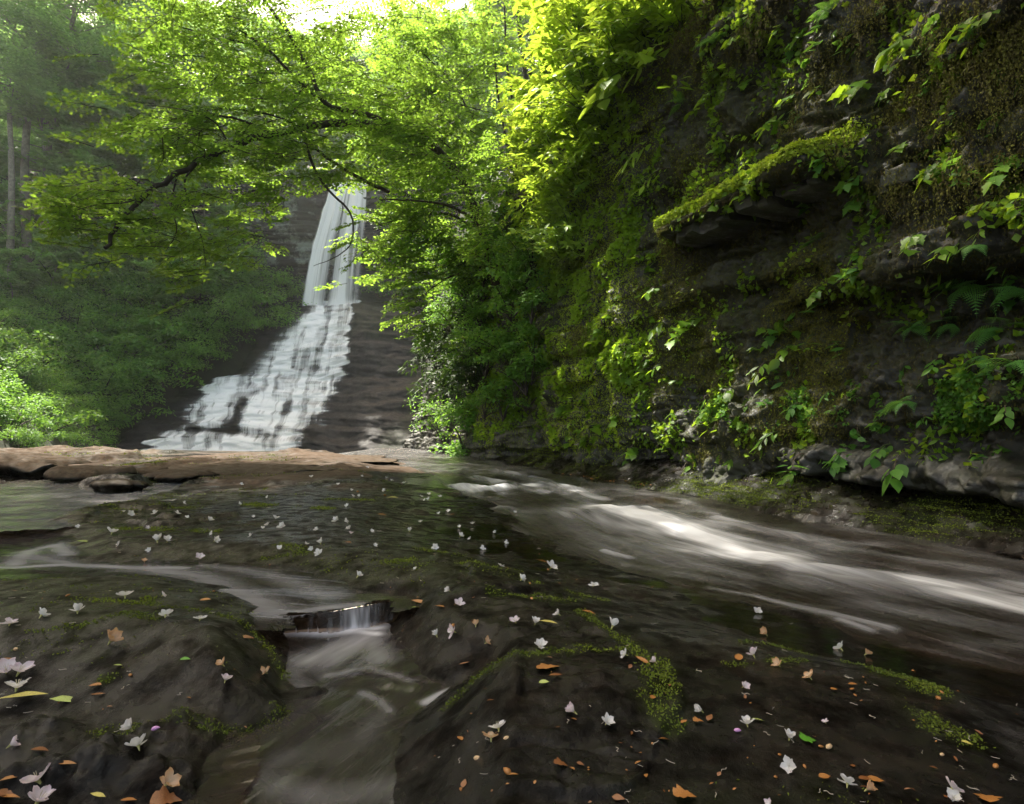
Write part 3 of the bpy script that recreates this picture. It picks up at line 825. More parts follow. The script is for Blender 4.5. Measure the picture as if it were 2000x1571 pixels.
# ================================================================== terrain
def hill(x, y):
    # gorge: stream axis bends left towards the waterfall
    yk = [-10, 10, 15, 20, 28, 33, 36, 38, 40, 43, 46]
    xe = np.interp(y, yk, [-10.5, -11, -13.3, -15.3, -19.5, -23, -22.5, -21.5, -18.9, -16.5, -16])
    ze = np.interp(y, yk, [.3, .4, .7, .7, .7, 1.2, 3.2, 5.2, 7.2, 10.0, 12])
    dl = xe - x
    hl = np.where(dl > 0, ze * sst(0, 1.0, dl) + 1.0 * np.minimum(dl, 7) + 0.30 * np.clip(dl - 7, 0, None), 0)
    hl = np.minimum(hl, 34 + 0.15 * dl)
    wx = WA[0] + (y - WA[1]) * WD[0] / WD[1]
    dr = x - wx
    top = np.interp(y, [-10, 12, 15, 19, 30, 40], [14, 13.5, 11, 5.5, 6, 16])
    hr = np.where(dr > 0.6, np.minimum((dr - 0.6) * 3.5, top) + 0.35 * (dr - 0.6).clip(0, 60), 0)
    hb = np.where(y > 45.2, 18.6 + 0.55 * (y - 45), 0) * sst(44.6, 45.6, y)
    h = np.maximum(np.maximum(hl, hr), hb)
    return h - 1.2 + 0.5 * fbm(x * 0.15, y * 0.15, 0, 3, 31) * sst(0, 3, h)
hx, hy = np.meshgrid(np.linspace(-95, 62, 240), np.linspace(-13, 128, 220))
hz = hill(hx, hy)
link('hillside_ground', mesh_np('hillside', np.stack([hx, hy, hz], -1).reshape(-1, 3), gridfaces(220, 240), M['soil']), kind='structure')

# ================================================================== waterfall rock and water
_py = np.array([300, 362, 600, 612, 640, 700, 742, 770, 800, 835, 862, 892, 930])
_Yp = np.array([45.2, 44.6, 44.0, 42.9, 41.8, 40.6, 39.8, 38.4, 37.2, 36.0, 35.0, 33.8, 33.0])
_zp = np.array([at(650, a, b)[2] for a, b in zip(_py, _Yp)])
_oo = np.argsort(_zp)
def Yz(z): return np.interp(z, _zp[_oo], _Yp[_oo])
Z_L = _zp[2]
def rockY(x, z):
    zz = z + 0.5 * vn(x * 0.07, z * 0.05, 0, 3) + 0.012 * x
    h1 = terr(zz + 0.45 * fbm(x * 0.22, z * 0.3, 0, 3, 4), 0.85, 0.55)
    h2 = terr(zz + 0.30 * fbm(x * 0.5, z * .6, 0, 3, 5), 0.33, 0.5)
    y = 0.50 * Yz(h1) + 0.30 * Yz(h2) + 0.20 * Yz(zz)
    up = sst(Z_L - .3, Z_L + .5, z)
    lay = vn(np.floor(zz / 0.55) * 3.7, x * 0.12, 0, 8) * 0.35 + vn(np.floor(zz / 0.23) * 2.3, x * 0.3, 0, 9) * 0.16
    y = y + up * lay + 0.28 * fbm(x * 0.35, z * 0.5, 0, 4, 10) + 0.05 * fbm(x * 2, z * 3, 0, 3, 11)
    y -= up * 1.5 * sst(-19, -27, x)         # side buttress
    y += up * 0.9 * sst(3.0, 0.0, np.abs(z - Z_L - 1.6)) * 0.8     # undercut behind the fall
    # the right shoulder of the lower rock comes forward
    lowr = (1 - up) * sst(-12.6, -9, x + (z - 4) * 0.25)
    y -= lowr * 1.3
    # left side of the lower steps recedes into the bank
    y += (1 - up) * 1.5 * sst(-19.5 - 0.9 * (z < 99), -27, x - z * 1.0 + 4)
    return y
rz = np.concatenate([np.arange(-1.6, 9.8, 0.075), np.arange(9.8, 20.4, 0.085)])
rx = np.arange(-37, 2.5, 0.13)
RX, RZ = np.meshgrid(rx, rz)
RY = rockY(RX, RZ)
lich = sst(Z_L + .2, Z_L + 1.5, RZ) * sst(-8, -14, RX)
mo = sst(0.1, .5, fbm(RX * .2, RZ * .2, 0, 3, 44)) * 0.5
link('waterfall_cliff', mesh_np('waterfall_cliff', np.stack([RX, RY, RZ], -1).reshape(-1, 3), gridfaces(len(rz), len(rx))[:, ::-1], M['fallrock'], dict(lichen=lich, moss=mo)), kind='structure')
# crest of the cliff back to the hillside
cx_, cy_ = np.meshgrid(rx, np.linspace(0, 1, 12))
top = RY[-1][None, :]
link('crest_ground', mesh_np('crest_ground', np.stack([cx_, top + cy_ * 3, 20.33 + cy_ * 0.4], -1).reshape(-1, 3), gridfaces(12, len(rx)), M['soil']), kind='structure')

def fall_sheet(name, rows, nu, nv, upper):
    rows = np.array(rows, float)
    pyv = np.linspace(rows[0, 0], rows[-1, 0], nv)
    Lx = np.interp(pyv, rows[:, 0], rows[:, 1]); Rx = np.interp(pyv, rows[:, 0], rows[:, 2])
    Yv = np.interp(pyv, _py, _Yp)
    u = np.linspace(0, 1, nu)
    px = Lx[:, None] + (Rx - Lx)[:, None] * u[None]
    P = at(px, pyv[:, None] * np.ones_like(px), Yv[:, None] * np.ones_like(px))
    X, Z = P[..., 0], P[..., 2]
    if upper:
        drop = (Z.max() - Z)
        Y = np.full(X.shape, 44.3) - 0.9 * np.sqrt(np.clip(drop, 0, None) / 9.5) + 0.10 * vn(u[None] * 14, Z * .1, 0, 6)
    else:
        Y = sum(rockY(X + dx, Z + dz) for dx, dz in ((0, 0), (.15, .06), (-.15, -.03))) / 3 - 0.14
    return pyv, px, X, Y, Z, u
# upper free fall
pyv, px, X, Y, Z, u = fall_sheet('upper', [(360, 652, 722), (375, 645, 722), (420, 632, 722), (500, 608, 716), (560, 597, 712), (626, 586, 708)], 200, 120, True)
U = np.repeat(u[None], len(pyv), 0); PYm = np.repeat(pyv[:, None], len(u), 1)
s1 = vn(U * 9 + 3, PYm * 0.004, 0, 2); s2 = vn(U * 26, PYm * 0.006, 0, 3)
fo = 0.62 + 0.32 * s1 + 0.30 * s2
fo += 0.40 * np.exp(-((U - 0.17) / 0.14) ** 2) + 0.28 * np.exp(-((U - 0.62) / 0.13) ** 2)
fo -= 0.42 * np.exp(-((U - 0.40) / 0.10) ** 2) * sst(430, 520, PYm) + 0.40 * np.exp(-((U - 0.86) / 0.12) ** 2) * sst(400, 480, PYm)
fo += 0.25 * sst(470, 380, PYm) - 0.25 * np.exp(-((U - 0.5) / 0.08) ** 2) * sst(480, 380, PYm)
fo += 0.25 * sst(580, 612, PYm)
fo *= sst(0, 0.07, U + .02 * vn(PYm * .06, 0, 0, 4)) * sst(1.0, 0.92, U) * (.15 + .85 * sst(626, 606, PYm))
wf = thing('waterfall', 'tall white waterfall dropping over dark layered rock behind the stream', 'waterfall', (0, 0, 0))
me = mesh_np('upper_fall', np.stack([X, Y, Z], -1).reshape(-1, 3), gridfaces(*X.shape), M['fall'], dict(foam=np.clip(fo, 0, 1.2).ravel()), uv=np.stack([U, PYm * 0.004], -1).reshape(-1, 2))
link('upper_fall', me, wf)
# the same water's roll over the lip
lipx = np.linspace(X[0, 0], X[0, -1], 60)
LXm, Tm = np.meshgrid(lipx, np.linspace(0, 1, 8))
me = mesh_np('fall_lip', np.stack([LXm, 44.3 + Tm * 2.5, Z[0, 0] + 0.05 * np.sin(Tm * 1.5) + 0.1 * vn(LXm * 2, 0, 0, 1)], -1).reshape(-1, 3), gridfaces(8, 60), M['fall'], dict(foam=np.full(LXm.size, 0.9)), uv=np.stack([LXm, Tm], -1).reshape(-1, 2))
link('fall_lip', me, wf)
# cascade over the steps
pyv, px, X, Y, Z, u = fall_sheet('lower', [(586, 600, 706), (612, 590, 706), (640, 546, 702), (690, 506, 694), (732, 462, 690), (736, 420, 688), (760, 392, 672), (790, 372, 652), (815, 364, 646), (832, 356, 640), (840, 330, 632), (865, 300, 618), (895, 268, 604)], 380, 420, False)
PXm = px; PYm = np.repeat(pyv[:, None], len(u), 1); U = np.repeat(u[None], len(pyv), 0)
# streak coordinate follows the flow down and to the left
flow = PXm + 0.20 * (PYm - 600)
s1 = vn(flow * 0.045, PYm * 0.012, 0, 5); s2 = vn(flow * 0.12, PYm * 0.02, 0, 6)
dYdz = np.abs(np.gradient(Y, axis=0) / (np.gradient(Z, axis=0) + 1e-6))
steep = 1 - sst(0.1, 1.3, dYdz)
fo = 1.02 + 0.20 * s1 + 0.20 * s2 - 0.25 * (1 - steep) + .2 * fbm(PXm * .03, PYm * .05, 0, 3, 19)
def g(pts, w0, w1=None): return stroke(PXm, PYm, pts, w0, w1)
fo -= .20 * sst(.15, .55, vn(PXm * .018, PYm * .17, 0, 81)) * sst(-.5, .2, vn(PXm * .06, PYm * .2, 0, 82)) + .15 * (s2 < -.35)
fo -= 1.1 * g([(487, 785), (478, 805), (470, 828)], 9, 12)
fo -= 0.75 * g([(360, 838), (430, 839), (525, 840)], 5, 7)
fo -= 0.55 * g([(425, 856), (420, 870)], 7, 8)
fo -= 0.6 * g([(570, 790), (560, 805)], 9, 9)
fo -= 0.5 * g([(545, 850), (460, 846)], 5, 5)
fo -= 0.4 * g([(600, 640), (592, 655)], 3, 3) + 0.35 * g([(535, 700), (525, 760), (500, 770)], 5, 6)
fo -= 0.5 * g([(700, 650), (690, 700)], 5) * (s2 > 0) + 0.45 * g([(655, 745), (640, 800), (610, 850), (600, 885)], 12) * (vn(flow * .3, PYm * .05, 0, 9) + .6)
fo += 0.35 * g([(620, 612), (580, 660), (540, 720)], 18, 22) + 0.3 * g([(600, 745), (540, 810), (480, 870)], 20, 40) + .3 * g([(300, 880), (560, 885)], 12)
fo += 0.10 * g([(440, 760), (420, 800)], 25)
midl = sst(736, 728, PYm)
eU = U + .05 * vn(PYm * .11, 0, 0, 71) + .03 * vn(PYm * .35, 0, 0, 72); eV = U + 0.05 * vn(PYm * .10, 0, 0, 5) + .03 * vn(PYm * .33, 0, 0, 6)
fo *= sst(0.02, 0.10 + 0.22 * midl, eU) * sst(0.985, 0.90, eV)
me = mesh_np('cascade', np.stack([X, Y, Z], -1).reshape(-1, 3), gridfaces(*X.shape), M['fall'], dict(foam=np.clip(fo, 0, 1.15).ravel()), uv=np.stack([flow / 330.0, PYm * 0.008], -1).reshape(-1, 2))
link('cascade', me, wf)
def mist(px, py, Y, rx, ry, rz, dens, lbl):
    m, nt, nd, lk = newmat('mist'); nd.remove(nd['Principled BSDF'])
    tc = N(nt, 'ShaderNodeTexCoord'); ln = N(nt, 'ShaderNodeVectorMath', operation='LENGTH'); lk.new(tc.outputs['Object'], ln.inputs[0])
    f = math_(nt, 'SUBTRACT', 1.0, ln.outputs['Value'], clamp=True)
    f = math_(nt, 'MULTIPLY', math_(nt, 'POWER', f, 1.4), dens)
    pv = N(nt, 'ShaderNodeVolumePrincipled'); pv.inputs['Color'].default_value = (.97, .98, 1, 1); pv.inputs['Anisotropy'].default_value = .3
    lk.new(f, pv.inputs['Density']); lk.new(pv.outputs[0], nd['Material Output'].inputs['Volume'])
    th = np.linspace(0, math.pi, 9)[:, None]; ph = np.linspace(0, 2 * math.pi, 17)[None]
    V = np.stack([np.sin(th) * np.cos(ph), np.sin(th) * np.sin(ph), np.cos(th) * np.ones_like(ph)], -1).reshape(-1, 3)
    o = link('mist', mesh_np('mist', V, gridfaces(9, 17), m), kind='stuff')
    o.location = at(px, py, Y); o.scale = (rx, ry, rz)
    tag(o, lbl, 'mist')
mist(520, 690, 38.6, 3.6, 2.4, 3.2, .55, 'soft white spray drifting left of the middle cascade')
mist(600, 600, 42.0, 3.4, 1.8, 1.8, .5, 'spray where the upper fall strikes the ledge')
mist(420, 868, 32.8, 7.5, 1.8, 1.3, .35, 'low spray along the foot of the waterfall')
mist(40, 170, 42, 21, 13, 14, .17, 'pale sunlit morning mist hanging among the trees at the upper left')
# pool below the falls, hidden mostly by the rock lip
pxs, pys = np.meshgrid(np.linspace(-34, 6, 60), np.linspace(16.5, 36, 40))
link('fall_pool_water', mesh_np('fall_pool', np.stack([pxs, pys, -0.78 + 0.02 * vn(pxs, pys, 0, 3)], -1).reshape(-1, 3), gridfaces(40, 60), M['pool'], dict(foam=np.zeros(pxs.size)), uv=np.stack([pxs, pys], -1).reshape(-1, 2)), kind='structure')

# ================================================================== the right-hand cliff
LAYERS = []
_z = -0.6; _r = np.random.default_rng(12)
while _z < 15:
    t = _r.uniform(0.18, 0.62); LAYERS.append((_z, t, _r.uniform(-0.13, 0.13))); _z += t
LZ = np.array([l[0] for l in LAYERS]); LP = np.array([l[2] for l in LAYERS]); LT = np.array([l[1] for l in LAYERS])
def wall_top(u): return np.interp(u, [-6, 7.5, 10, 13, 16, 24], [14.0, 13.8, 12.0, 7.5, 5.0, 4.0])
def pix_to_wall(px, py, off=0.0):
    x, y, z = raydir(px, py)
    # (k*(x,y)-WA).WN = off
    k = (WA @ WN + off) / (x * WN[0] + y * WN[1])
    X, Y, Z = x * k, y * k, CAMZ + z * k
    u, w = wall_uw(X, Y)
    return u, Z
SHELF = [pix_to_wall(1300, 460, .45), pix_to_wall(1420, 405, .45), pix_to_wall(1600, 335, .45)]
LEDGE = [pix_to_wall(1500, 930, .25), pix_to_wall(1660, 948, .25), pix_to_wall(2000, 990, .25)]
STR2 = [pix_to_wall(1540, 574, .2), pix_to_wall(1732, 553, .2), pix_to_wall(2000, 500, .2)]
def band(u, v, pts, t_up, t_dn, h, fade=0.5):
    us = np.array([p[0] for p in pts]); vs = np.array([p[1] for p in pts])
    o = np.argsort(us); us, vs = us[o], vs[o]
    zc = np.interp(u, us, vs, left=vs[0], right=vs[-1])
    a = sst(us[0] - fade, us[0], u) * sst(us[-1] + fade, us[-1], u) if fade else 1
    d = v - zc
    return h * a * sst(-0.03, 0.03, d) * sst(t_up, t_up * 0.55, d), a * sst(0.0, -0.05, d) * sst(-t_dn, -t_dn * 0.4, d)
def wall_disp(u, v):
    vv = v + 0.045 * u + 0.10 * vn(u * 0.5, v * 0.3, 0, 1) + 0.03 * vn(u * 2.5, v * 2, 0, 2)
    i = np.clip(np.searchsorted(LZ, vv) - 1, 0, len(LZ) - 1)
    fr = (vv - LZ[i]) / LT[i]
    blk = _h(np.floor(u * 1.3 + i * 0.37).astype(np.int64), i.astype(np.int64), i.astype(np.int64) * 0, 3) - 0.5
    pr = (LP[i] + 0.14 * blk) * sst(0.0, 0.12, fr) * sst(1.0, 0.85, fr) - 0.03 * (1 - sst(0.0, 0.1, fr) * sst(1.0, 0.9, fr))
    d = pr * 0.9 + 0.30 * fbm(u * 0.28, v * 0.22, 0, 3, 20) + 0.11 * fbm(u * 1.2, v * 0.8, 0, 3, 21) + 0.075 * fbm(u * 4.5, v * 3.2, 0, 4, 22) + 0.03 * fbm(u * 14, v * 12, 0, 3, 23)
    d += sst(4, 6.5, u) * sst(.5, 1, v) * 0.16 * np.clip(fbm(u * 2.6, v * 1.0, 0, 3, 29) + .1, 0, 1)
    cr = np.abs(vn(u * 1.5 + i * 3.3, vv * 0.6, 0, 27)); d -= 0.09 * np.exp(-(cr / .06) ** 2) * sst(-.2, .2, vn(u * .7, v * .9, 0, 28))
    d += 0.05 * np.abs(fbm(u * 3.2, v * 4.5, 0, 4, 24)) - .03
    fq = 0.16 * fbm(u * 1.7, v * 2.6, 0, 3, 91); d += (terr(fq, .055, .7) - fq) * 1.1 + .35 * fq
    p, c = band(u, v, SHELF, 0.34, 0.8, 0.62, 0.35); d = d * (1 - 0.6 * (p > 0.02)) + p - 0.22 * c
    p, c = band(u, v + .10 * fbm(u * 1.8, 0, 0, 3, 25), LEDGE, 0.40, 0.35, 0.30, 0.9); d = d + p * (.75 + .5 * fbm(u * 2.4, v * 2, 0, 3, 26)) - 0.28 * c
    p, c = band(u, v, STR2, 0.55, 0.9, 0.22, 0.8); d = d + p - 0.20 * c
    d += 0.28 * sst(0.7, -0.4, v) * 0.4
    # heap of leafy bank towards the far end; sags out to the stream
    d += sst(9.2, 13, u) * (0.8 * sst(3.5, 0, v))
    # lean outwards with height at the near end (keeps it in shade)
    d += 0.05 * np.clip(v - 1, 0, 9) * sst(5, 1, u)
    return d
nu, nv = 900, 420
us = np.concatenate([np.linspace(-5.0, 8.5, 640), np.linspace(8.53, 22.5, nu - 640)])
vs = np.concatenate([np.linspace(-0.45, 6.0, 270), np.linspace(6.03, 14.0, nv - 270)])
UU, VV = np.meshgrid(us, vs)
tp = wall_top(UU)
VVc = np.where(VV > tp, tp + (VV - tp) * 0.04, VV)
DD = wall_disp(UU, VVc) - 0.9 * np.clip(VV - tp, 0, 30)
def wall_xyz(u, v, d):
    return np.stack([WA[0] + u * WD[0] + d * WN[0], WA[1] + u * WD[1] + d * WN[1], v], -1)
WV = wall_xyz(UU, VVc, DD)
ppx, ppy = proj(WV)
wm = sst(-0.35, 0.35, fbm(UU * 0.55, VV * 0.3, 0, 4, 30) + 0.35 * sst(5, 9, UU) - 0.25 * sst(0.9, 0.2, VV))
wm = np.maximum(wm, 0.25)
cliff = link('cliff_wall', mesh_np('cliff_wall', WV.reshape(-1, 3), gridfaces(nv, nu), M['wall'], dict(moss=wm)), kind='structure')
WVf = WV.reshape(-1, 3); WPF = np.stack([ppx.ravel(), ppy.ravel()], -1)
WVis = (WVf[:, 1] > 0.5)
WPF[~WVis] = 1e6
def wall_at(px, py):
    d = (WPF[:, 0] - px) ** 2 + (WPF[:, 1] - py) ** 2
    i = np.argpartition(d, 12)[:12]
    i = i[d[i] < d[i].min() + 60]
    return WVf[i[np.argmin(WVf[i, 1])]]
N3 = np.array([WN[0], WN[1], 0.0]); D3 = np.array([WD[0], WD[1], 0.0])

# grey slabs that stick out of the cliff
def slab(px0, py0, px1, py1, th, out, lbl=None):
    a, b = pix_to_wall(px0, py0, out), pix_to_wall(px1, py1, out)
    n, m = 26, 20
    V = []
    prof = np.array([(-0.4, -.5), (out * .9, -.5), (out, -.42), (out * 1.04, 0.0), (out, .40), (out * .93, .5), (-0.4, .52)])
    sg = rng.uniform(0, 50)
    for k in range(n):
        t = k / (n - 1); u = a[0] + (b[0] - a[0]) * t; v = a[1] + (b[1] - a[1]) * t
        cap = min(1.0, min(t, 1 - t) * 9 + .0)
        for q in range(m):
            f = q / (m - 1) * 6; i = min(5, int(f)); p = prof[i] * (1 - f + i) + prof[i + 1] * (f - i)
            dd, dz = p[0], p[1] * th
            if dd > 0: dd = dd * (0.80 + .20 * cap ** .5)
            e = 0.05 * float(vn(u * 3 + sg, dz * 6, dd * 3, 2)) + .03 * float(vn(u * 9 + sg, dz * 14, dd * 9, 3)) + .05 * float(vn(np.floor(u * 2.3 + sg), 0.5, 0, 4))
            V.append(wall_xyz(u, v + dz * (.85 + .15 * cap) + e * .6, dd + (e if p[0] > 0 else 0)))
    V = np.array(V)
    me = mesh_np('rock_slab', V, gridfaces(n, m), M['slab'], dict(moss=np.full(len(V), 0.5)), smooth=True)
    c0 = np.arange(m)[None]; 
    bmx = [list(range(m)), list(range((n - 1) * m, n * m))[::-1]]
    me2 = bpy.data.meshes.new('rock_slab')
    F = gridfaces(n, m).tolist() + bmx
    me2.from_pydata(V.tolist(), [], F); me2.materials.append(M['slab'])
    at_ = me2.attributes.new('moss', 'FLOAT', 'POINT'); at_.data.foreach_set('value', np.full(len(V), .5, np.float32))
    o = link('rock_slab', me2, cliff)
    if lbl: o['label'] = lbl
slab(1310, 462, 1418, 415, 0.24, 0.42, 'pale grey rock block under the bright moss shelf')
slab(1434, 402, 1505, 375, 0.26, 0.44)
slab(1510, 372, 1600, 345, 0.22, 0.42)
slab(1690, 545, 1790, 525, 0.22, 0.26)
slab(1710, 362, 1790, 335, 0.20, 0.24)

# ------------------------------------------------------------------ moss on the cliff
gxw = np.gradient(WV, axis=1); gyw = np.gradient(WV, axis=0)
NW = np.cross(gxw, gyw); NW /= np.linalg.norm(NW, axis=-1, keepdims=True) + 1e-9
NW *= np.sign((NW @ N3))[..., None] + (NW @ N3 == 0)[..., None]
area = np.linalg.norm(np.cross(gxw, gyw), axis=-1)
def moss_cards(name, n, weight, mat, L, W, droop, label, tintf, outn=0.35):
    L = L * .75
    w = (weight * area).ravel().clip(0); w[~WVis] = 0
    w[(WPF[:, 0] < 850) | (WPF[:, 0] > 2250) | (WPF[:, 1] < -150)] = 0
    idx = rng.choice(w.size, n, p=w / w.sum())
    P = WVf[idx] + rng.normal(0, 0.012, (n, 3)); nn = NW.reshape(-1, 3)[idx]
    D = nn * outn + np.array([0, 0, -1.0]) * droop + rng.normal(0, 0.45, (n, 3))
    l = L * rng.uniform(0.5, 1.5, n)
    V, F = cards(P + nn * 0.01, D, nn + rng.normal(0, .5, (n, 3)), l, l * W, 0.1)
    T = np.clip(tintf(idx) + rng.normal(0, 0.15, n), 0, 1)
    o = link(name, mesh_np(name, V, F, mat, dict(tint=np.repeat(T, 4)), smooth=False), kind='stuff')
    tag(o, label, 'moss')
    return idx
sc_ = np.clip(WV[..., 1] / 5, 0.8, 3)
mn = sst(-0.15, 0.35, fbm(UU * 0.9, VV * 0.45, 0, 4, 35))
green = sst(4.2, 7.5, UU + 0.6 * vn(UU, VV, 0, 36)) * (0.25 + mn) * sst(0.15, 0.7, VV)
shelfm, _ = band(UU, VV, SHELF, 0.55, 0.2, 1.0, 0.5)
_, below = band(UU, VV, SHELF, .4, 1.5, 1, .2)
green = (green + .22 * sst(3, 6, UU) + .10 * sst(.5, 1.2, VV) * mn) * (1 - 0.85 * below)
shelf_top = band(UU, VV - 0.22, SHELF, 0.25, 0.15, 1.0, 0.45)[0]
moss_cards('moss', 260000, green * (WV[..., 1] < 17), M['moss'], 0.035, 0.6, 0.7, 'fine green moss covering the far half of the cliff face', lambda i: 0.3 + 0.5 * mn.ravel()[i])
moss_cards('shelf_moss', 110000, shelf_top + 0.5 * band(UU, VV - 0.1, [(p[0], p[1]) for p in SHELF], .2, .1, 1, .3)[0], M['moss'], 0.038, 0.8, 0.9, 'thick bright yellow-green moss cushion draped over the jutting shelf of the cliff', lambda i: np.full(len(i), 0.9), 0.8)
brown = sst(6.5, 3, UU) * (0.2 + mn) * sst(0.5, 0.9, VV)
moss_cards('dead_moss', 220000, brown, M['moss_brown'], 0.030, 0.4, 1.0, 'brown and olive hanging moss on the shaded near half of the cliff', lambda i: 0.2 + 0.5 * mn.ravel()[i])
cl = np.clip(fbm(UU * 2.2, VV * 1.8, 0, 4, 38) + .10, 0, 1) ** 1.5
cov = cl * (0.32 + 1.0 * sst(4.5, 7.5, UU + .5 * vn(UU, VV, 0, 39))) * sst(0.3, 0.9, VV) * (1 - .9 * below)
moss_cards('creeping_plants', 150000, cov * (WV[..., 1] < 18), M['leaf_creep'], 0.085, 0.75, 0.35, 'tiny-leaved creeping plants spreading in tufts over the far half of the cliff', lambda i: 0.25 + 0.6 * mn.ravel()[i], 0.6)
moss_cards('ledge_plants', 9000, cl * sst(4.5, 3, UU) * (np.abs(VV - .95 - .1 * vn(UU * 2, 0, 0, 3)) < .22), M['leaf_shrub'], 0.05, 0.7, 0.3, 'low green leafy growth along the top of the lowest rock ledge', lambda i: np.full(len(i), .6), 0.6)
# long curtains of hanging moss
def curtains():
    P, D, NN, LL, T = [], [], [], [], []
    for px, py, n, ln, wd in ((1560, 230, 60, .35, .20), (1620, 290, 60, .3, .15), (1850, 150, 200, .75, .22), (1975, 60, 300, 1.1, .25), (1760, 210, 90, .5, .12), (1180, 480, 100, .7, .35), (1260, 560, 80, .5, .25), (1345, 60, 150, .9, .35), (1310, 470, 70, .55, .18), (1700, 20, 140, .5, .4), (1900, 330, 110, .7, .25), (1140, 640, 120, .9, .4), (1450, 60, 110, .6, .4), (1760, 330, 90, .5, .15), (1290, 620, 60, .5, .3), (1500, 700, 60, .4, .4), (1370, 880, 70, .35, .2), (1480, 860, 70, .35, .3), (1480, 440, 60, .25, .4), (1640, 120, 90, .5, .4), (1880, 20, 100, .5, .3)):
        c = wall_at(px, py)
        for _ in range(n):
            o = c + D3 * rng.normal(0, wd) + N3 * rng.uniform(0.0, 0.12) + np.array([0, 0, rng.normal(0, .08)])
            l = ln * rng.uniform(.15, 1) ** 1.3; m = int(l / .018) + 3; t = rng.uniform(0, 1)
            for q in range(m):
                z = l * q / m
                P.append(o + [0, 0, -z] + D3 * .015 * math.sin(z * 17 + t * 9) + rng.normal(0, .008, 3)); D.append(np.array([0, 0, -1]) + rng.normal(0, .45, 3)); NN.append(N3 + rng.normal(0, .6, 3)); LL.append(.030 * rng.uniform(.5, 1.4) * (1.1 - .7 * q / m)); T.append(t + rng.normal(0, .15))
    P, D, NN, LL = map(np.array, (P, D, NN, LL))
    V, F = cards(P, D, NN, LL, LL * .45, .1)
    o = link('hanging_moss', mesh_np('hanging_moss', V, F, M['moss_brown'], dict(tint=np.repeat(np.clip(T, 0, 1), 4)), smooth=False), kind='stuff')
    tag(o, 'long brown-green strands of moss hanging from ledges of the cliff', 'moss')
    print('hang', len(P))
curtains()
# ------------------------------------------------------------------ moss on the bed
def ground_moss():
    cell = np.abs(np.gradient(GX, axis=1) * np.gradient(GY, axis=0))
    vis = (GY < 14)
    k = np.where(rightbank, bankmoss * 0.9, mossk * sst(.25, .6, mossk + .35 * fbm(GX * 9, GY * 9, 0, 3, 92)))
    k = np.maximum(k, .30 * gm * sst(.0, .5, fbm(GX * 6, GY * 6, 0, 3, 94)))
    k = k * ((GZ > WL - 0.01) | (WL < -5))
    w = (k * cell * vis / np.maximum(GY, 1.0) ** 1.2).ravel()
    n = 170000
    idx = rng.choice(w.size, n, p=w / w.sum())
    P = GV[idx] + np.stack([rng.normal(0, .004, n), rng.normal(0, .004, n), np.zeros(n)], -1) * np.maximum(1, GV[idx, 1:2])
    l = (0.0035 + 0.0022 * GV[idx, 1]) * rng.uniform(.5, 1.4, n)
    D = rng.normal(0, .6, (n, 3)); D[:, 2] = np.abs(D[:, 2]) * .6 + 0.1
    V, F = cards(P, D, rnd_unit(n), l, l * .7, .1)
    T = np.clip(0.5 + 0.4 * fbm(P[:, 0] * 3, P[:, 1] * 3, 0, 3, 5) + rng.normal(0, .15, n), 0, 1)
    o = link('ground_moss', mesh_np('ground_moss', V, F, M['moss_ground'], dict(tint=np.repeat(T * .65, 4)), smooth=False), kind='stuff')
    tag(o, 'short wet green moss in patches on the dark stream rock', 'moss')
ground_moss()

# ================================================================== leaf meshes for larger plants
def outline_leaf(name, pts, mat, fold=0.12, droop=0.12, tint=0.5):
    """pts: right-hand outline (x along the leaf 0..1, y half width); a fan round the midrib"""
    pts = np.array(pts, float)
    n = len(pts)
    mid = np.stack([pts[:, 0], np.zeros(n), -droop * pts[:, 0] ** 2], -1)
    Rr = np.stack([pts[:, 0], pts[:, 1], fold * pts[:, 1] - droop * pts[:, 0] ** 2], -1)
    Ll = Rr * [1, -1, 1]
    V = np.concatenate([mid, Rr, Ll])
    i = np.arange(n - 1)
    F = np.concatenate([np.stack([i, i + 1, n + i + 1, n + i], -1), np.stack([i, 2 * n + i, 2 * n + i + 1, i + 1], -1)])
    return mesh_np(name, V, F, mat, dict(tint=np.full(len(V), tint)), smooth=False)
LANCE = [(0, .005), (.12, .05), (.3, .13), (.5, .155), (.7, .12), (.88, .05), (1, 0)]
OVATE = [(0, .005), (.08, .14), (.25, .27), (.45, .29), (.65, .22), (.85, .09), (1, 0)]
MAPLE = [(0, .01), (.03, .20), (.10, .34), (.22, .30), (.30, .50), (.42, .36), (.56, .20), (.66, .27), (.76, .13), (.88, .07), (1, 0)]
LM = {}
for nm, pts in (('lance', LANCE), ('ovate', OVATE), ('maple', MAPLE)):
    for mt in ('leaf_cliff', 'leaf_pale', 'leaf_shrub'):
        LM[nm, mt] = [outline_leaf('leaf', pts, M[mt], tint=t) for t in (0.15, 0.5, 0.9)]
def leaf_matrix(o, d, n, l):
    B = basis(np.asarray(d, float), np.asarray(n, float))
    Mx = Matrix(((B[0, 0] * l, B[0, 1] * l, B[0, 2] * l, o[0]), (B[1, 0] * l, B[1, 1] * l, B[1, 2] * l, o[1]), (B[2, 0] * l, B[2, 1] * l, B[2, 2] * l, o[2]), (0, 0, 0, 1)))
    return Mx
SUNV = np.array(sd)
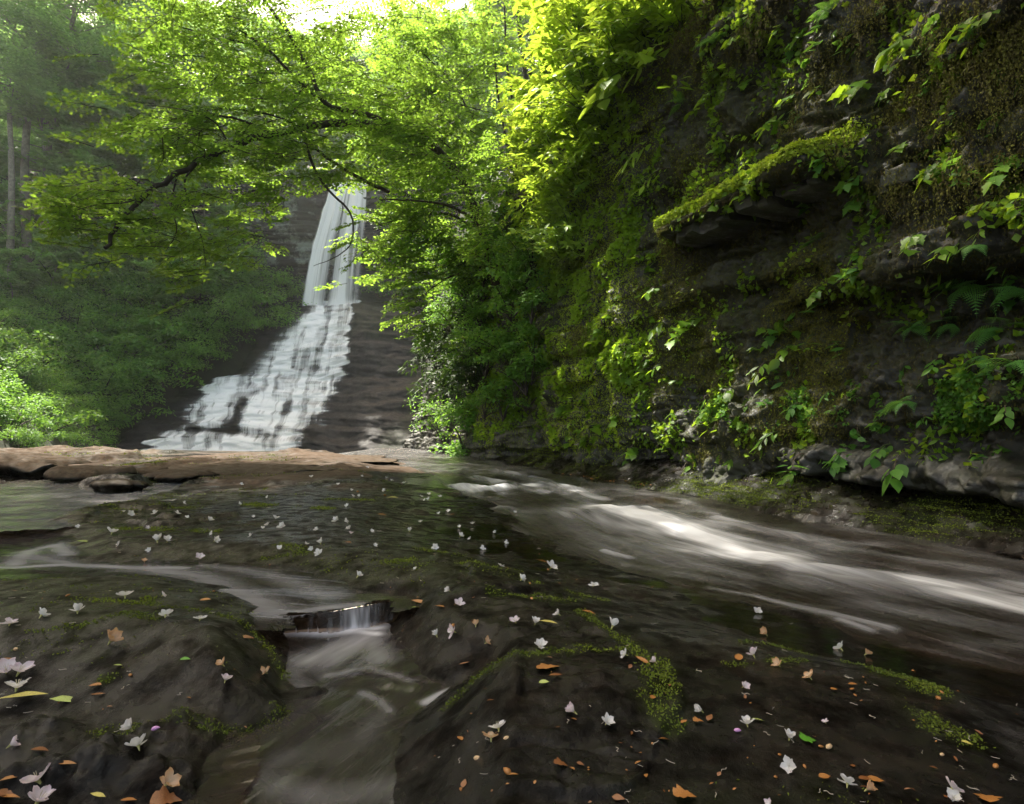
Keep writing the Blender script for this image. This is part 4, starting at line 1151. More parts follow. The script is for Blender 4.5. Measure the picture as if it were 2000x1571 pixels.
def sprig(px, py, n, size, shape='maple', mt='leaf_cliff', label=None, spread=0.5, out=0.28, group='sprigs growing on the cliff', name='vine_sprig', whorl=False):
    """one plant on the cliff whose leaves show one by one: stem > each leaf a part"""
    base = wall_at(px, py)
    root = thing(name, label or 'small green leafy sprig rooted in the moss of the cliff face', 'plant', tuple(base), group)
    Yd = base[1]; sz = size / FPX * Yd; L = spread * sz * n * 0.55
    side = rng.uniform(-.5, .35)
    pts = [np.zeros(3)]
    dirn = N3 * 1.0 + np.array([0, 0, 0.35]) + D3 * side
    for k in range(6):
        dirn = dirn + np.array([0, 0, -0.33]) + rng.normal(0, .06, 3)
        dirn /= np.linalg.norm(dirn)
        pts.append(pts[-1] + dirn * L / 6)
    c = curve(pts, 14)
    V, F = tube(c, np.linspace(0.006, 0.002, 14) * max(.7, Yd / 5), 5)
    link('stem', mesh_np('stem', V, F, M['stem_brown'] if rng.random() < .5 else M['stem']), root)
    ms = LM[shape, mt]
    for k in range(n):
        t = (k + 0.8) / n
        o = c[min(13, int(t * 13))]
        if whorl: t = 1; o = c[-1 - (k // 5) * 3]
        sgn = 1 if k % 2 else -1
        d = (c[-1] - c[0]) / (np.linalg.norm(c[-1]) + 1e-6) * 0.5 + sgn * D3 * rng.uniform(.3, 1.0) + np.array([0, 0, -rng.uniform(.1, .9)]) + N3 * rng.uniform(0, .5)
        if whorl:
            a = k * 2.4; d = np.array([math.cos(a), math.sin(a), -.1]) * 1.0 + N3 * .3
        d /= np.linalg.norm(d)
        nn = SUNV * 0.9 + np.array([0, -.35, .5]) + rng.normal(0, .35, 3)
        lf = bpy.data.objects.new('leaf', ms[rng.integers(3)])
        COL.objects.link(lf); lf.parent = root
        st = d * sz * rng.uniform(.1, .3)
        lf.matrix_local = leaf_matrix(o + st, d, nn, sz * rng.uniform(.65, 1.2))
    return root

G_VINE = 'leafy vine sprigs on the cliff face'
SP = [
 (1255, 140, 12, 50, 'ovate', 'leaf_pale', 'large pale yellow-green leaf cluster at the upper edge of the bare cliff', .45, 0),
 (1225, 175, 7, 52, 'ovate', 'leaf_pale', 'drooping spray of broad lemon-green leaves beside the pale shrubs', .45, 0),
 (1300, 95, 8, 40, 'maple', 'leaf_pale', 'sunlit lobed leaves at the top of the mossy buttress', .45, 0),
 (1275, 285, 10, 42, 'lance', 'leaf_pale', 'whorl of long pointed bright leaves sticking out above the moss shelf', .5, 0),
 (1305, 330, 8, 34, 'lance', 'leaf_pale', 'pointed yellow-green leaves just left of the bright moss shelf', .5, 0),
 (1520, 60, 5, 26, 'maple', 'leaf_cliff', 'pair of small lobed leaves on the dark rock near the top of the cliff', .5, 0),
 (1562, 66, 4, 26, 'maple', 'leaf_cliff', 'three slanting leaves beside the topmost lobed pair on the cliff', .5, 0),
 (1440, 80, 7, 26, 'ovate', 'leaf_cliff', 'row of oval leaves on a thin stalk high on the bare cliff', .5, 0),
 (1462, 160, 5, 26, 'maple', 'leaf_cliff', 'lobed yellowish leaves hanging above the mossy knob', .5, 0),
 (1365, 140, 9, 30, 'lance', 'leaf_cliff', 'green fan of narrow leaves on the mossy buttress', .5, 1),
 (1390, 185, 6, 24, 'ovate', 'leaf_cliff', 'small oval-leaved sprig below the fan of narrow leaves', .5, 0),
 (1515, 240, 12, 28, 'ovate', 'leaf_cliff', 'dense bunch of green leaves above the middle of the moss shelf', .35, 0),
 (1545, 190, 5, 26, 'maple', 'leaf_cliff', 'slanted leaves on the rock above the dense leaf bunch', .5, 0),
 (1600, 175, 5, 26, 'ovate', 'leaf_cliff', 'short row of leaves on the small mossy ledge', .5, 0),
 (1690, 165, 8, 40, 'maple', 'leaf_cliff', 'long bright leaves reaching out from the dark cleft', .45, 0),
 (1785, 85, 14, 40, 'ovate', 'leaf_cliff', 'thick bright leaf bunch on top of the hanging moss column', .3, 0),
 (1725, 185, 5, 24, 'ovate', 'leaf_cliff', 'few small leaves left of the hanging moss column', .5, 0),
 (1758, 290, 5, 26, 'maple', 'leaf_cliff', 'small leaves clinging midway down the hanging moss column', .5, 0),
 (1900, 50, 12, 36, 'maple', 'leaf_cliff', 'diagonal band of long leaves near the top right of the cliff', .5, 0),
 (1940, 20, 8, 30, 'ovate', 'leaf_cliff', 'topmost leaves on the near end of the cliff', .5, 0),
 (1820, 335, 9, 30, 'maple', 'leaf_cliff', 'lobed leaves in front of the wet grey rock patch', .5, 0),
 (1668, 345, 6, 26, 'maple', 'leaf_shrub', 'shaded leaves trailing right of the moss shelf', .5, 0),
 (1672, 395, 7, 28, 'maple', 'leaf_shrub', 'shaded leaf bunch hanging under the right end of the moss shelf', .5, 0),
 (1985, 310, 10, 34, 'maple', 'leaf_cliff', 'leaves at the picture edge beside the near cliff column', .5, 0),
 (1790, 460, 9, 30, 'maple', 'leaf_cliff', 'spreading leaves above the long overhang in the near cliff', .5, 0),
 (1855, 475, 8, 30, 'ovate', 'leaf_cliff', 'arching leaves right of the spreading ones above the overhang', .5, 0),
 (1915, 455, 6, 26, 'lance', 'leaf_cliff', 'narrow pale leaves above the large ferns', .5, 0),
 (1600, 555, 6, 28, 'maple', 'leaf_cliff', 'three-leaved stalk in front of the grey slabs under the shelf', .5, 0),
 (1285, 560, 7, 20, 'ovate', 'leaf_cliff', 'light green sprig on the black blocky rock', .4, 0),
 (1365, 620, 11, 32, 'maple', 'leaf_cliff', 'bright lobed leaves standing out in the middle of the cliff', .45, 0),
 (1295, 630, 5, 24, 'lance', 'leaf_cliff', 'thin leaves left of the bright middle leaf bunch', .5, 0),
 (1590, 650, 9, 26, 'lance', 'leaf_cliff', 'star-shaped whorl of narrow leaves below the grey slabs', .4, 1),
 (1545, 675, 8, 26, 'ovate', 'leaf_cliff', 'slanting leaves beneath the star-shaped whorl', .5, 0),
 (1500, 705, 8, 26, 'lance', 'leaf_cliff', 'row of pointed leaves running down left from the whorl', .5, 0),
 (1430, 755, 7, 24, 'ovate', 'leaf_cliff', 'leaves trailing low across the middle of the cliff', .5, 0),
 (1385, 800, 6, 22, 'maple', 'leaf_cliff', 'lowest bright leaves of the trailing row in the middle', .5, 0),
 (1290, 715, 4, 20, 'ovate', 'leaf_cliff', 'tiny leaves alone on the black rock hollow', .5, 0),
 (1165, 755, 6, 22, 'lance', 'leaf_cliff', 'small pointed leaves near the foot of the far cliff', .5, 0),
 (1755, 900, 5, 46, 'ovate', 'leaf_shrub', 'broad hanging leaves just above the lowest rock ledge', .4, 0),
 (1735, 865, 9, 26, 'ovate', 'leaf_shrub', 'round-leaved bunch over the lowest rock ledge', .4, 0),
 (1570, 880, 9, 26, 'lance', 'leaf_shrub', 'low tuft of narrow leaves at the start of the rock ledge', .4, 1),
 (1640, 880, 9, 24, 'ovate', 'leaf_shrub', 'low leafy tuft in the middle of the rock ledge', .4, 0),
 (1520, 840, 8, 26, 'lance', 'leaf_cliff', 'grass-like bright leaves left of the leafy ledge', .5, 0),
 (1915, 880, 7, 26, 'ovate', 'leaf_shrub', 'dangling leaves below the ferns at the near cliff foot', .5, 0),
 (1960, 800, 8, 24, 'ovate', 'leaf_shrub', 'green leaves under the rightmost fern', .5, 0),
 (1115, 425, 5, 30, 'maple', 'leaf_cliff', 'maple-like leaves at the lower edge of the pale shrubs', .5, 0),
 (1150, 355, 7, 26, 'maple', 'leaf_cliff', 'lobed leaves between the pale shrubs and the bare rock', .5, 0),
 (1560, 790, 8, 20, 'ovate', 'leaf_shrub', 'small leafy sprig midway between whorl and rock ledge', .4, 0),
 (1620, 760, 7, 20, 'lance', 'leaf_shrub', 'thin-leaved sprig right of the cliff middle', .4, 0),
 (1830, 700, 8, 20, 'ovate', 'leaf_shrub', 'sprig on brown moss left of the fern cluster', .4, 0),
]
for px, py, n, s, sh, mt, lb, spd, wh in SP:
    sprig(px, py, n, s, sh, mt, lb, spd, whorl=bool(wh))
# many smaller look-alike sprigs: one mesh each, shared between alike ones
def small_sprig_plan(shape, mt, seed):
    r = np.random.default_rng(seed)
    L = []
    for k in range(r.integers(5, 9)):
        o = np.array([0.08 * k * r.uniform(-.5, 1), 0.1 * k * r.uniform(-.6, .6), -0.05 * k + r.uniform(-.1, .1)])
        d = np.array([r.uniform(.1, .8), r.uniform(-1, 1), -r.uniform(.0, .9)]); d /= np.linalg.norm(d)
        L.append((LM[shape, mt][r.integers(3)], leaf_matrix(o, d, np.array([.5, r.normal(0, .5), .8]), r.uniform(.24, .42))))
    return L
SST = mesh_np('stem', *tube(np.array([[0, 0, 0], [.2, .02, .02], [.35, 0, -.25]]), [.012, .008, .004], 4), M['stem_brown'])
SMS = [small_sprig_plan(('lance', 'ovate', 'maple')[k % 3], 'leaf_cliff', k) for k in range(7)]
SMD = [small_sprig_plan(('lance', 'ovate', 'maple')[k % 3], 'leaf_shrub', 20 + k) for k in range(5)]
wrot = math.atan2(WN[1], WN[0])
def put_small(px, py, size, plans, name, label, group, cat='plant'):
    b = wall_at(px, py)
    s = size / FPX * b[1] / 0.35
    root = thing(name, label, cat, tuple(b - N3 * 0.02), group)
    root.rotation_euler = (rng.normal(0, .25), rng.normal(0, .25), wrot + rng.normal(0, .5))
    root.scale = (s,) * 3
    for me, mx in plans[rng.integers(len(plans))]:
        o = bpy.data.objects.new('leaf', me); COL.objects.link(o); o.parent = root; o.matrix_local = mx
    link('stem', SST, root)
    return root
cnt = 0
while cnt < 250:
    px = rng.uniform(1070, 2040); py = rng.uniform(0, 930)
    if px < 1350 and py < 300 and rng.random() < .4: continue
    dens = 0.95 if px < 1350 else 0.45
    if 1300 < px < 1650 and 420 < py < 600: dens = 0.05
    if py > 900 and px < 1500: dens = 0.1
    if vn(px * 0.012, py * 0.012, 0, 55) * .8 + .5 < rng.random() or rng.random() > dens: continue
    dark = px > 1500
    put_small(px, py, rng.uniform(11, 24) * (1.0 if px < 1500 else 1.2), SMD if (dark and rng.random() < .75) else SMS, 'leafy_sprig', *(('small sprig on the green mossy far half of the cliff', 'small sprigs on the far half of the cliff') if px < 1330 else ('small sprig on the cliff above the level of the moss shelf', 'small sprigs above the moss shelf') if py < 360 else ('small sprig low on the near part of the cliff', 'small sprigs low on the near cliff')))
    cnt += 1

# ------------------------------------------------------------------ ferns
def frond_mesh(seed):
    r = np.random.default_rng(seed)
    n = 15; L, T = [], []
    ax = lambda t: np.array([t, 0, 0.18 * math.sin(t * 2.2) - 0.55 * t * t])
    L.append(tube(np.array([ax(t) for t in np.linspace(0, 1, 8)]), np.linspace(.008, .002, 8), 3)); T.append(np.full(24, .3))
    P, D, Nn, LL = [], [], [], []
    for k in range(n):
        t = 0.12 + 0.86 * k / n; w = 0.30 * math.sin(math.pi * min(1, (t + .05)) ** 0.8) * (1 - .3 * t) + .02
        for s in (-1, 1):
            d = np.array([.35, s, -.15 - .3 * t]); d /= np.linalg.norm(d)
            for q in range(6):
                f = (q + .3) / 6
                for ss in (-1, 1):
                    P.append(ax(t) + d * w * f); dd = d * .4 + ss * np.array([1, 0, -.5]); D.append(dd); Nn.append([.2, 0, 1]); LL.append(0.055 * (1 - .7 * f) * (w / .3 + .3))
            P.append(ax(t)); D.append(d); Nn.append([.2, 0, 1]); LL.append(w * 1.05)
    P, D, Nn, LL = map(np.array, (P, D, Nn, LL))
    W_ = np.where(LL > .08, .10, .5)
    V, F = cards(P, D, np.asarray(Nn, float), LL, LL * W_, .05)
    a = mesh_np('f', V, F, M['fern'], dict(tint=np.repeat(rng.uniform(.2, .8, len(P)), 4)), smooth=False)
    V2, F2 = joinVF([(L[0][0], L[0][1])])
    Vt = np.concatenate([V, V2])
    return mesh_np('frond', Vt, [F, F2 + len(V)], M['fern'], dict(tint=np.concatenate([np.repeat(np.clip(rng.normal(.5, .25, len(P)), 0, 1), 4), np.full(len(V2), .2)])), smooth=False)
FR = [frond_mesh(k) for k in range(4)]
def fern(px, py, n, size, label):
    b = wall_at(px, py)
    root = thing('fern', label, 'fern', tuple(b), 'ferns on the near end of the cliff')
    s0 = size / FPX * b[1]
    for k in range(n):
        o = bpy.data.objects.new('frond', FR[rng.integers(4)]); COL.objects.link(o); o.parent = root
        a = wrot + (k - (n - 1) / 2) / max(n, 2) * 2.6 + rng.normal(0, .2)
        o.rotation_euler = (rng.normal(0, .3), rng.uniform(-.5, .5), a)
        s = s0 * rng.uniform(.75, 1.15); o.scale = (s,) * 3
for f in ((1895, 560, 5, 85, 'large arching fern at the top of the fern cluster on the near cliff'), (1975, 570, 5, 85, 'fern with hanging fronds at the edge of the picture'),
          (1950, 640, 6, 80, 'widest fern in the cluster with fronds drooping over brown moss'), (1860, 640, 5, 60, 'smaller fern left of the wide drooping one'),
          (1985, 720, 4, 85, 'lowest fern at the picture edge with long hanging fronds'), (1765, 785, 5, 50, 'small fern low on the cliff over the rock ledge'),
          (1790, 640, 6, 55, 'fern with short slanting fronds under the long overhang'), (1910, 700, 3, 55, 'thin fern hanging beneath the fern cluster'),
          (1400, 90, 4, 45, 'dark little fern high on the mossy buttress'), (1625, 30, 5, 45, 'yellowing fern in the shade near the cliff top'),
          (1900, 480, 3, 50, 'single slim fern above the fern cluster'), (1330, 205, 4, 40, 'small fern between the pale leaf cluster and the knob'),
          (1590, 470, 4, 35, 'faint shaded fern under the moss shelf')):
    fern(*f)

# ------------------------------------------------------------------ pale shrubs hanging over the cliff edge
def whorl_plant(seed, mat, nst=8, whorls=6, per=6, ll=0.18, asp=LANCE, w=1.0):
    r = np.random.default_rng(seed)
    pts = np.array(asp); n = len(pts); L, T, S = [], [], []
    for s in range(nst):
        a = r.uniform(-1.3, 1.3); d = np.array([math.cos(a), math.sin(a), r.uniform(.2, .9)])
        c = curve([[0, 0, 0], d * .3, d * .6 + [0, 0, .02], d * 0.9 + [0, 0, -.08]], 10)
        S.append(tube(c, np.linspace(.010, .004, 10), 4))
        for q in range(whorls):
            o = c[2 + int(q * 7 / max(1, whorls - 1))]
            for k in range(per):
                b = k * 2 * math.pi / per + r.uniform(-.3, .3)
                dd = np.array([math.cos(b), math.sin(b), r.uniform(-.5, .3)]) + d * .4; dd /= np.linalg.norm(dd)
                B = basis(dd, np.array([r.normal(0, .35), r.normal(0, .35), 1.0])); sc = ll * r.uniform(.55, 1.2)
                mid = np.stack([pts[:, 0], 0 * pts[:, 0], -.25 * pts[:, 0] ** 2], -1); Rr = np.stack([pts[:, 0], w * pts[:, 1], .15 * pts[:, 1] - .25 * pts[:, 0] ** 2], -1)
                V = np.concatenate([mid, Rr, Rr * [1, -1, 1]]) * sc @ B.T + o
                i = np.arange(n - 1)
                L.append((V, np.concatenate([np.stack([i, i + 1, n + i + 1, n + i], -1), np.stack([i, 2 * n + i, 2 * n + i + 1, i + 1], -1)])))
                T.append(np.full(len(V), np.clip(r.normal(.55, .25), 0, 1)))
    V, F = joinVF(L); V2, F2 = joinVF(S)
    return (mesh_np('foliage', V, F, mat, dict(tint=np.concatenate(T)), smooth=False), mesh_np('stem', V2, F2, M['stem']))
PALE = [whorl_plant(s, M['leaf_pale']) for s in range(3)]
def pair(name, label, cat, group, meshes, loc, rot, s):
    r = thing(name, label, cat, tuple(loc), group)
    r.rotation_euler = rot; r.scale = (s,) * 3
    link('foliage', meshes[0], r, kind='stuff'); link('stem', meshes[1], r)
    return r
pp = [(1085, 30), (1130, 10), (1180, 0), (1230, 5), (1290, 0), (1335, 10), (1110, 70), (1160, 50), (1210, 40), (1260, 40), (1310, 45), (1095, 130), (1140, 110), (1190, 95), (1240, 80), (1280, 60), (1075, 180), (1120, 170), (1165, 155), (1205, 130), (1060, 230), (1100, 220), (1140, 215), (1180, 190), (1050, 280), (1085, 275), (1125, 265), (1155, 240), (1045, 325), (1080, 320), (1115, 310), (1140, 290), (1050, 370), (1085, 370), (1115, 360), (1060, 420), (1095, 410), (1120, 395), (1075, 460), (1105, 470), (1080, 500)]
for px, py in pp:
    b = wall_at(px + 20, py + 15)
    s = (0.85 + .3 * rng.random()) * (1.15 if py < 250 else .9) * b[1] / 14 * 1.4
    pair('pale_shrub', *(('pale lime shrub with whorled leaves at the very top of the cliff edge', 'shrub', 'pale shrubs at the top of the cliff edge') if py < 90 else ('sunlit yellow-green shrub in the middle of the leafy cliff edge', 'shrub', 'pale shrubs midway down the cliff edge') if py < 290 else ('yellow-green shrub at the lower tail of the leafy cliff edge', 'shrub', 'pale shrubs at the lower end of the cliff edge')), PALE[rng.integers(3)], b, (rng.normal(0, .3), rng.normal(0, .3), wrot + rng.normal(0, .5)), s)

# ------------------------------------------------------------------ bushes
def bush_meshes(seed, mat, n=520, leaf=0.16, lumps=9, flat=0.7, ratio=.55, down=0.2):
    r = np.random.default_rng(seed)
    C = r.normal(0, .42, (lumps, 3)) * [1, 1, flat] + [0, 0, .55]; Rl = r.uniform(.28, .5, lumps)
    k = r.integers(lumps, size=n); d = rnd_unit(n); d[:, 2] = np.abs(d[:, 2]) * .9 + d[:, 2] * .1
    P = C[k] + d * (Rl[k] * r.uniform(.55, 1.05, n))[:, None]
    Nn = d + [0, 0, .7] + r.normal(0, .4, (n, 3))
    D = np.cross(Nn, rnd_unit(n)) + d * .5 + [0, 0, -down]
    l = leaf * r.uniform(.6, 1.3, n)
    V, F = cards(P, D, Nn, l, l * ratio, .15, .1)
    T = np.clip(.45 + .3 * r.normal(size=n) + .5 * vn(P[:, 0] * 2.5, P[:, 1] * 2.5, P[:, 2] * 2.5, 3), 0, 1)
    st = []
    for c in C[:6]:
        st.append(tube(curve([[0, 0, -.1], c * [.4, .4, .5], c], 6), [.03, .028, .022, .016, .01, .006], 4))
    V2, F2 = joinVF(st)
    return (mesh_np('foliage', V, F, mat, dict(tint=np.repeat(T, 4)), smooth=False), mesh_np('stem', V2, F2, M['bark_dark']))
BU = [bush_meshes(s, M['leaf_shrub'], 620, .15) for s in range(4)]
BUF = [bush_meshes(10 + s, M['leaf_shrub'], 1300, .085, 12) for s in range(4)]
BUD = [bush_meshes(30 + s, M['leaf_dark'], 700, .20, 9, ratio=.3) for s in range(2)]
def ray_hill(px, py, y0=8, y1=70):
    Y = np.linspace(y0, y1, 700)
    P = at(px, py, Y)
    h = hill(P[:, 0], P[:, 1])
    w = np.nonzero(P[:, 2] < h)[0]
    return P[w[0]] if len(w) else None
# green bank between the cliff and the falls
def bankpos(px, py):
    return wall_at(px, py)
k = 0
for py in range(470, 890, 34):
    for px in range(835, 1085, 42):
        x = px + rng.uniform(-18, 18); y = py + rng.uniform(-14, 14)
        edge = np.interp(y, [400, 560, 640, 760, 830, 890], [800, 815, 850, 850, 870, 885])
        if x < edge: continue
        if y > 800 and x > 960: continue
        b = wall_at(x, y)
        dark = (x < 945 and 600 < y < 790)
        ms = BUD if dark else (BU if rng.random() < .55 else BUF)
        s = b[1] / 17 * rng.uniform(.75, 1.1)
        lab = 'dark glossy rhododendron bush on the shaded bank right of the falls' if dark else ('leafy bush high on the bank, under the slender trees' if y < 600 else 'leafy bush halfway up the bank between cliff and falls' if y < 760 else 'low green bush at the foot of the bank beside the rapid')
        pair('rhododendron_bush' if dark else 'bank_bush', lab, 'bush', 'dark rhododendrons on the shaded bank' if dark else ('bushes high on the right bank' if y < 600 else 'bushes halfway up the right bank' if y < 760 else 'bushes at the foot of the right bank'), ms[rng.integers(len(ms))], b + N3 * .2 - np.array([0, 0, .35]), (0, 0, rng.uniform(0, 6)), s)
# left bank
def slope_label(x, y):
    if y > 780: r = ('bright green low bush at the foot of the left slope behind the tan rocks', 'low bushes at the foot of the left slope')
    elif x > 430: r = ('green bush on the slope touching the dark rock beside the cascade', 'bushes beside the cascade')
    elif y > 660: r = ('mid-green bush halfway down the slope left of the cascade', 'bushes halfway down the left slope') if x > 200 else ('dark green bush in the hollow at the left picture edge', 'bushes in the hollow at the left edge')
    else: r = ('shaded blue-green bush under the tall pale trunks', 'bushes under the tall trunks') if x < 200 else ('dark bush below the arching limb on the upper left slope', 'bushes on the upper left slope')
    return r[0], 'bush', r[1]
LB_poly = [(-60, 470), (60, 480), (250, 480), (400, 470), (470, 520), (600, 585), (610, 615), (560, 655), (480, 690), (420, 720), (330, 745), (270, 790), (200, 870), (-60, 885)]
lbp = np.array(LB_poly, float)
k = 0
pts = []
for py in range(475, 885, 24):
    for px in range(-60, 620, 42):
        x = px + rng.uniform(-16, 16); y = py + rng.uniform(-10, 10)
        if polysdf(np.array([x]), np.array([y]), lbp)[0] > 0: continue
        b = ray_hill(x, y)
        if b is None: continue
        s = rng.uniform(.9, 1.5) * np.clip(b[1] / 24, .6, 1.6)
        if y > 840 : s *= .7
        ms = BUF if rng.random() < .75 else BU
        pair('slope_bush', *slope_label(x, y), ms[rng.integers(4)], b - np.array([0, 0, .35 * s]), (0, 0, rng.uniform(0, 6)), s)
        k += 1
print('left bushes', k)

# ================================================================== trees
def path(pts):
    return np.array([at(a, b, c) for a, b, c in pts])
def sprays_on(limb_pts, blobs, size, toward):
    """blobs: (px, py, Y, rx_px, ry_px, ry_m, count) ellipsoids of foliage"""
    out = []
    for px, py, Y, rxp, ryp, dy, n in blobs:
        for _ in range(n):
            v = rng.normal(0, .5, 3)
            yy = Y + v[1] * dy
            o = at(px + v[0] * rxp, py + v[2] * ryp, yy)
            d = np.array(toward) + rng.normal(0, .55, 3) * [1, 1, .35]
            out.append((o, d, size * rng.uniform(.7, 1.25)))
    return out
# the tree that arches over the stream in front of the falls
limbs = [
    (path([(985, 640, 16.5), (965, 540, 16), (935, 430, 15.4), (900, 350, 14.8), (860, 300, 14.2), (800, 262, 13.6), (700, 240, 12.8), (620, 245, 12.2), (530, 262, 11.7), (450, 288, 11.3), (380, 320, 11), (300, 370, 10.7), (240, 425, 10.5), (205, 485, 10.3)]), 0.13, 0.035),
    (path([(800, 262, 13.6), (720, 225, 13), (640, 205, 12.5), (600, 130, 12.2), (560, 60, 12), (500, -20, 12)]), .07, .03),
    (path([(640, 205, 12.5), (590, 165, 12.3), (520, 95, 12), (440, 40, 11.8)]), .045, .015),
    (path([(520, 95, 12), (420, 70, 11.8), (340, 50, 11.5)]), .025, .01),
    (path([(760, 375, 14), (710, 352, 13.6), (655, 320, 13.2), (610, 285, 13), (570, 240, 12.6), (480, 215, 12.2), (400, 215, 12)]), .05, .012),
    (path([(595, 270, 12.6), (612, 325, 12.4), (640, 370, 12.3), (680, 410, 12.2), (690, 445, 12.2), (683, 480, 12.2), (650, 505, 12.2), (612, 520, 12.2)]), .035, .006),
    (path([(645, 375, 12.3), (668, 400, 12.2), (665, 430, 12.2)]), .012, .005),
    (path([(380, 322, 11), (360, 360, 10.9), (378, 420, 10.8), (395, 470, 10.8), (402, 520, 10.8)]), .022, .006),
    (path([(345, 345, 11), (335, 400, 10.9), (345, 450, 10.8), (325, 490, 10.8)]), .018, .006),
    (path([(310, 365, 10.8), (280, 350, 10.7), (250, 370, 10.6), (160, 370, 10.4), (130, 340, 10.3)]), .02, .006),
    (path([(300, 372, 10.8), (250, 395, 10.6), (190, 400, 10.5), (120, 420, 10.4)]), .018, .005),
    (path([(530, 262, 11.7), (470, 235, 11.5), (400, 225, 11.3), (300, 240, 11), (220, 260, 10.8)]), .03, .006),
    (path([(450, 288, 11.3), (420, 240, 11.2), (360, 215, 11), (280, 205, 10.8)]), .02, .005),
    (path([(930, 430, 15.4), (870, 400, 15), (800, 392, 14.6), (740, 390, 14.2)]), .05, .012),
]
blobs = [
    # upper canopy
    (560, 60, 12.5, 260, 110, 2.2, 80), (350, 60, 12, 190, 100, 1.8, 38), (440, 140, 12.5, 200, 80, 2, 36), (720, 130, 13.5, 190, 120, 2, 50),
    (560, 190, 13, 200, 60, 1.8, 40), (690, 225, 13.5, 120, 70, 1.5, 30),
    # spray along the limb
    (470, 230, 11.6, 180, 50, 1.0, 32), (350, 250, 11, 130, 50, 1, 20), (560, 290, 12.2, 150, 60, 1, 34), (400, 300, 11.2, 130, 50, 1, 18),
    (240, 370, 10.6, 110, 50, .8, 18), (310, 430, 10.8, 150, 60, .8, 26), (400, 470, 10.8, 110, 60, .6, 24), (240, 455, 10.5, 90, 50, .6, 16), (150, 400, 10.4, 50, 50, .5, 6), (410, 530, 10.8, 50, 40, .4, 6),
    (560, 400, 12.2, 80, 50, .8, 9), (620, 340, 12.3, 70, 50, .8, 8), (715, 450, 12.4, 30, 50, .5, 4), (545, 460, 12.2, 40, 40, .5, 4), (610, 320, 12.5, 90, 50, .8, 14), (480, 350, 12, 90, 50, .8, 12), (930, 340, 13.2, 80, 70, .8, 26), (860, 270, 12.8, 90, 60, .8, 26), (960, 450, 14, 60, 60, .8, 14), (780, 250, 12.6, 80, 50, .8, 16), (820, 200, 13, 120, 60, 1, 22)]
spr = sprays_on(None, blobs, 0.85, (-.8, -.25, -.12))
tree_from('arching_tree', 'tree leaning from the right bank, its long dark limb arching before the waterfall', 'tree', limbs, spr, 0.105, M['leaf_tree'], M['bark_dark'])
# trees standing on the right bank
limbs = [
    (path([(1050, 470, 17.5), (1043, 300, 17.5), (1035, 200, 17.5), (1020, 100, 17.5), (1005, -20, 17.5)]), .13, .07),
    (path([(1045, 330, 17.5), (1010, 230, 17.3), (990, 120, 17.2), (985, -10, 17.2)]), .05, .03),
    (path([(1045, 380, 17.5), (1000, 330, 17.2), (960, 280, 17), (915, 215, 16.8), (880, 160, 16.5), (800, 80, 16.2), (740, 30, 16)]), .05, .012),
    (path([(1040, 420, 17.5), (980, 350, 17.2), (930, 310, 17), (880, 290, 16.8), (810, 220, 16.5), (760, 190, 16.3)]), .04, .01),
    (path([(1000, 330, 17.2), (975, 200, 17), (965, 100, 17), (955, -10, 17)]), .04, .02),
    (path([(960, 280, 17), (880, 230, 16.7), (820, 180, 16.5)]), .02, .008)]
blobs = [(860, 60, 17, 170, 110, 2, 85), (960, 130, 17.5, 110, 120, 1.5, 50), (800, 190, 16.5, 150, 90, 1.6, 65), (920, 270, 17, 130, 100, 1.5, 60), (820, 330, 16.5, 110, 70, 1.3, 42), (1000, 40, 17.5, 80, 90, 1.2, 24), (980, 360, 17, 80, 80, 1, 24)]
tree_from('slender_tree', 'many-stemmed slender tree on the right bank beside the pale shrubs', 'tree', limbs, sprays_on(None, blobs, 1.15, (-.7, -.2, -.05)), 0.14, M['leaf_tree'], M['bark_dark'])
limbs = [
    (path([(955, 640, 18), (950, 480, 18), (925, 420, 18), (912, 370, 18), (890, 300, 18)]), .22, .10),
    (path([(945, 460, 18), (880, 420, 17.5), (800, 425, 17), (740, 440, 16.6)]), .05, .012),
    (path([(925, 420, 18), (870, 450, 17.5), (820, 490, 17), (770, 520, 16.8)]), .04, .01),
    (path([(950, 520, 18), (880, 540, 17.4), (820, 580, 17)]), .04, .01)]
blobs = [(815, 450, 16.6, 80, 70, 1, 42), (860, 400, 17, 110, 70, 1.2, 42), (830, 530, 17, 90, 70, 1, 42), (795, 510, 16.6, 50, 50, .8, 18), (900, 480, 17.5, 80, 90, 1, 26), (830, 620, 17, 60, 60, .8, 18), (990, 470, 17, 60, 70, 1, 16)]
tree_from('bank_tree', 'dense tree low on the right bank whose boughs hang beside the upper fall', 'tree', limbs, sprays_on(None, blobs, 1.0, (-.7, -.3, -.2)), 0.125, M['leaf_tree'], M['bark_dark'])

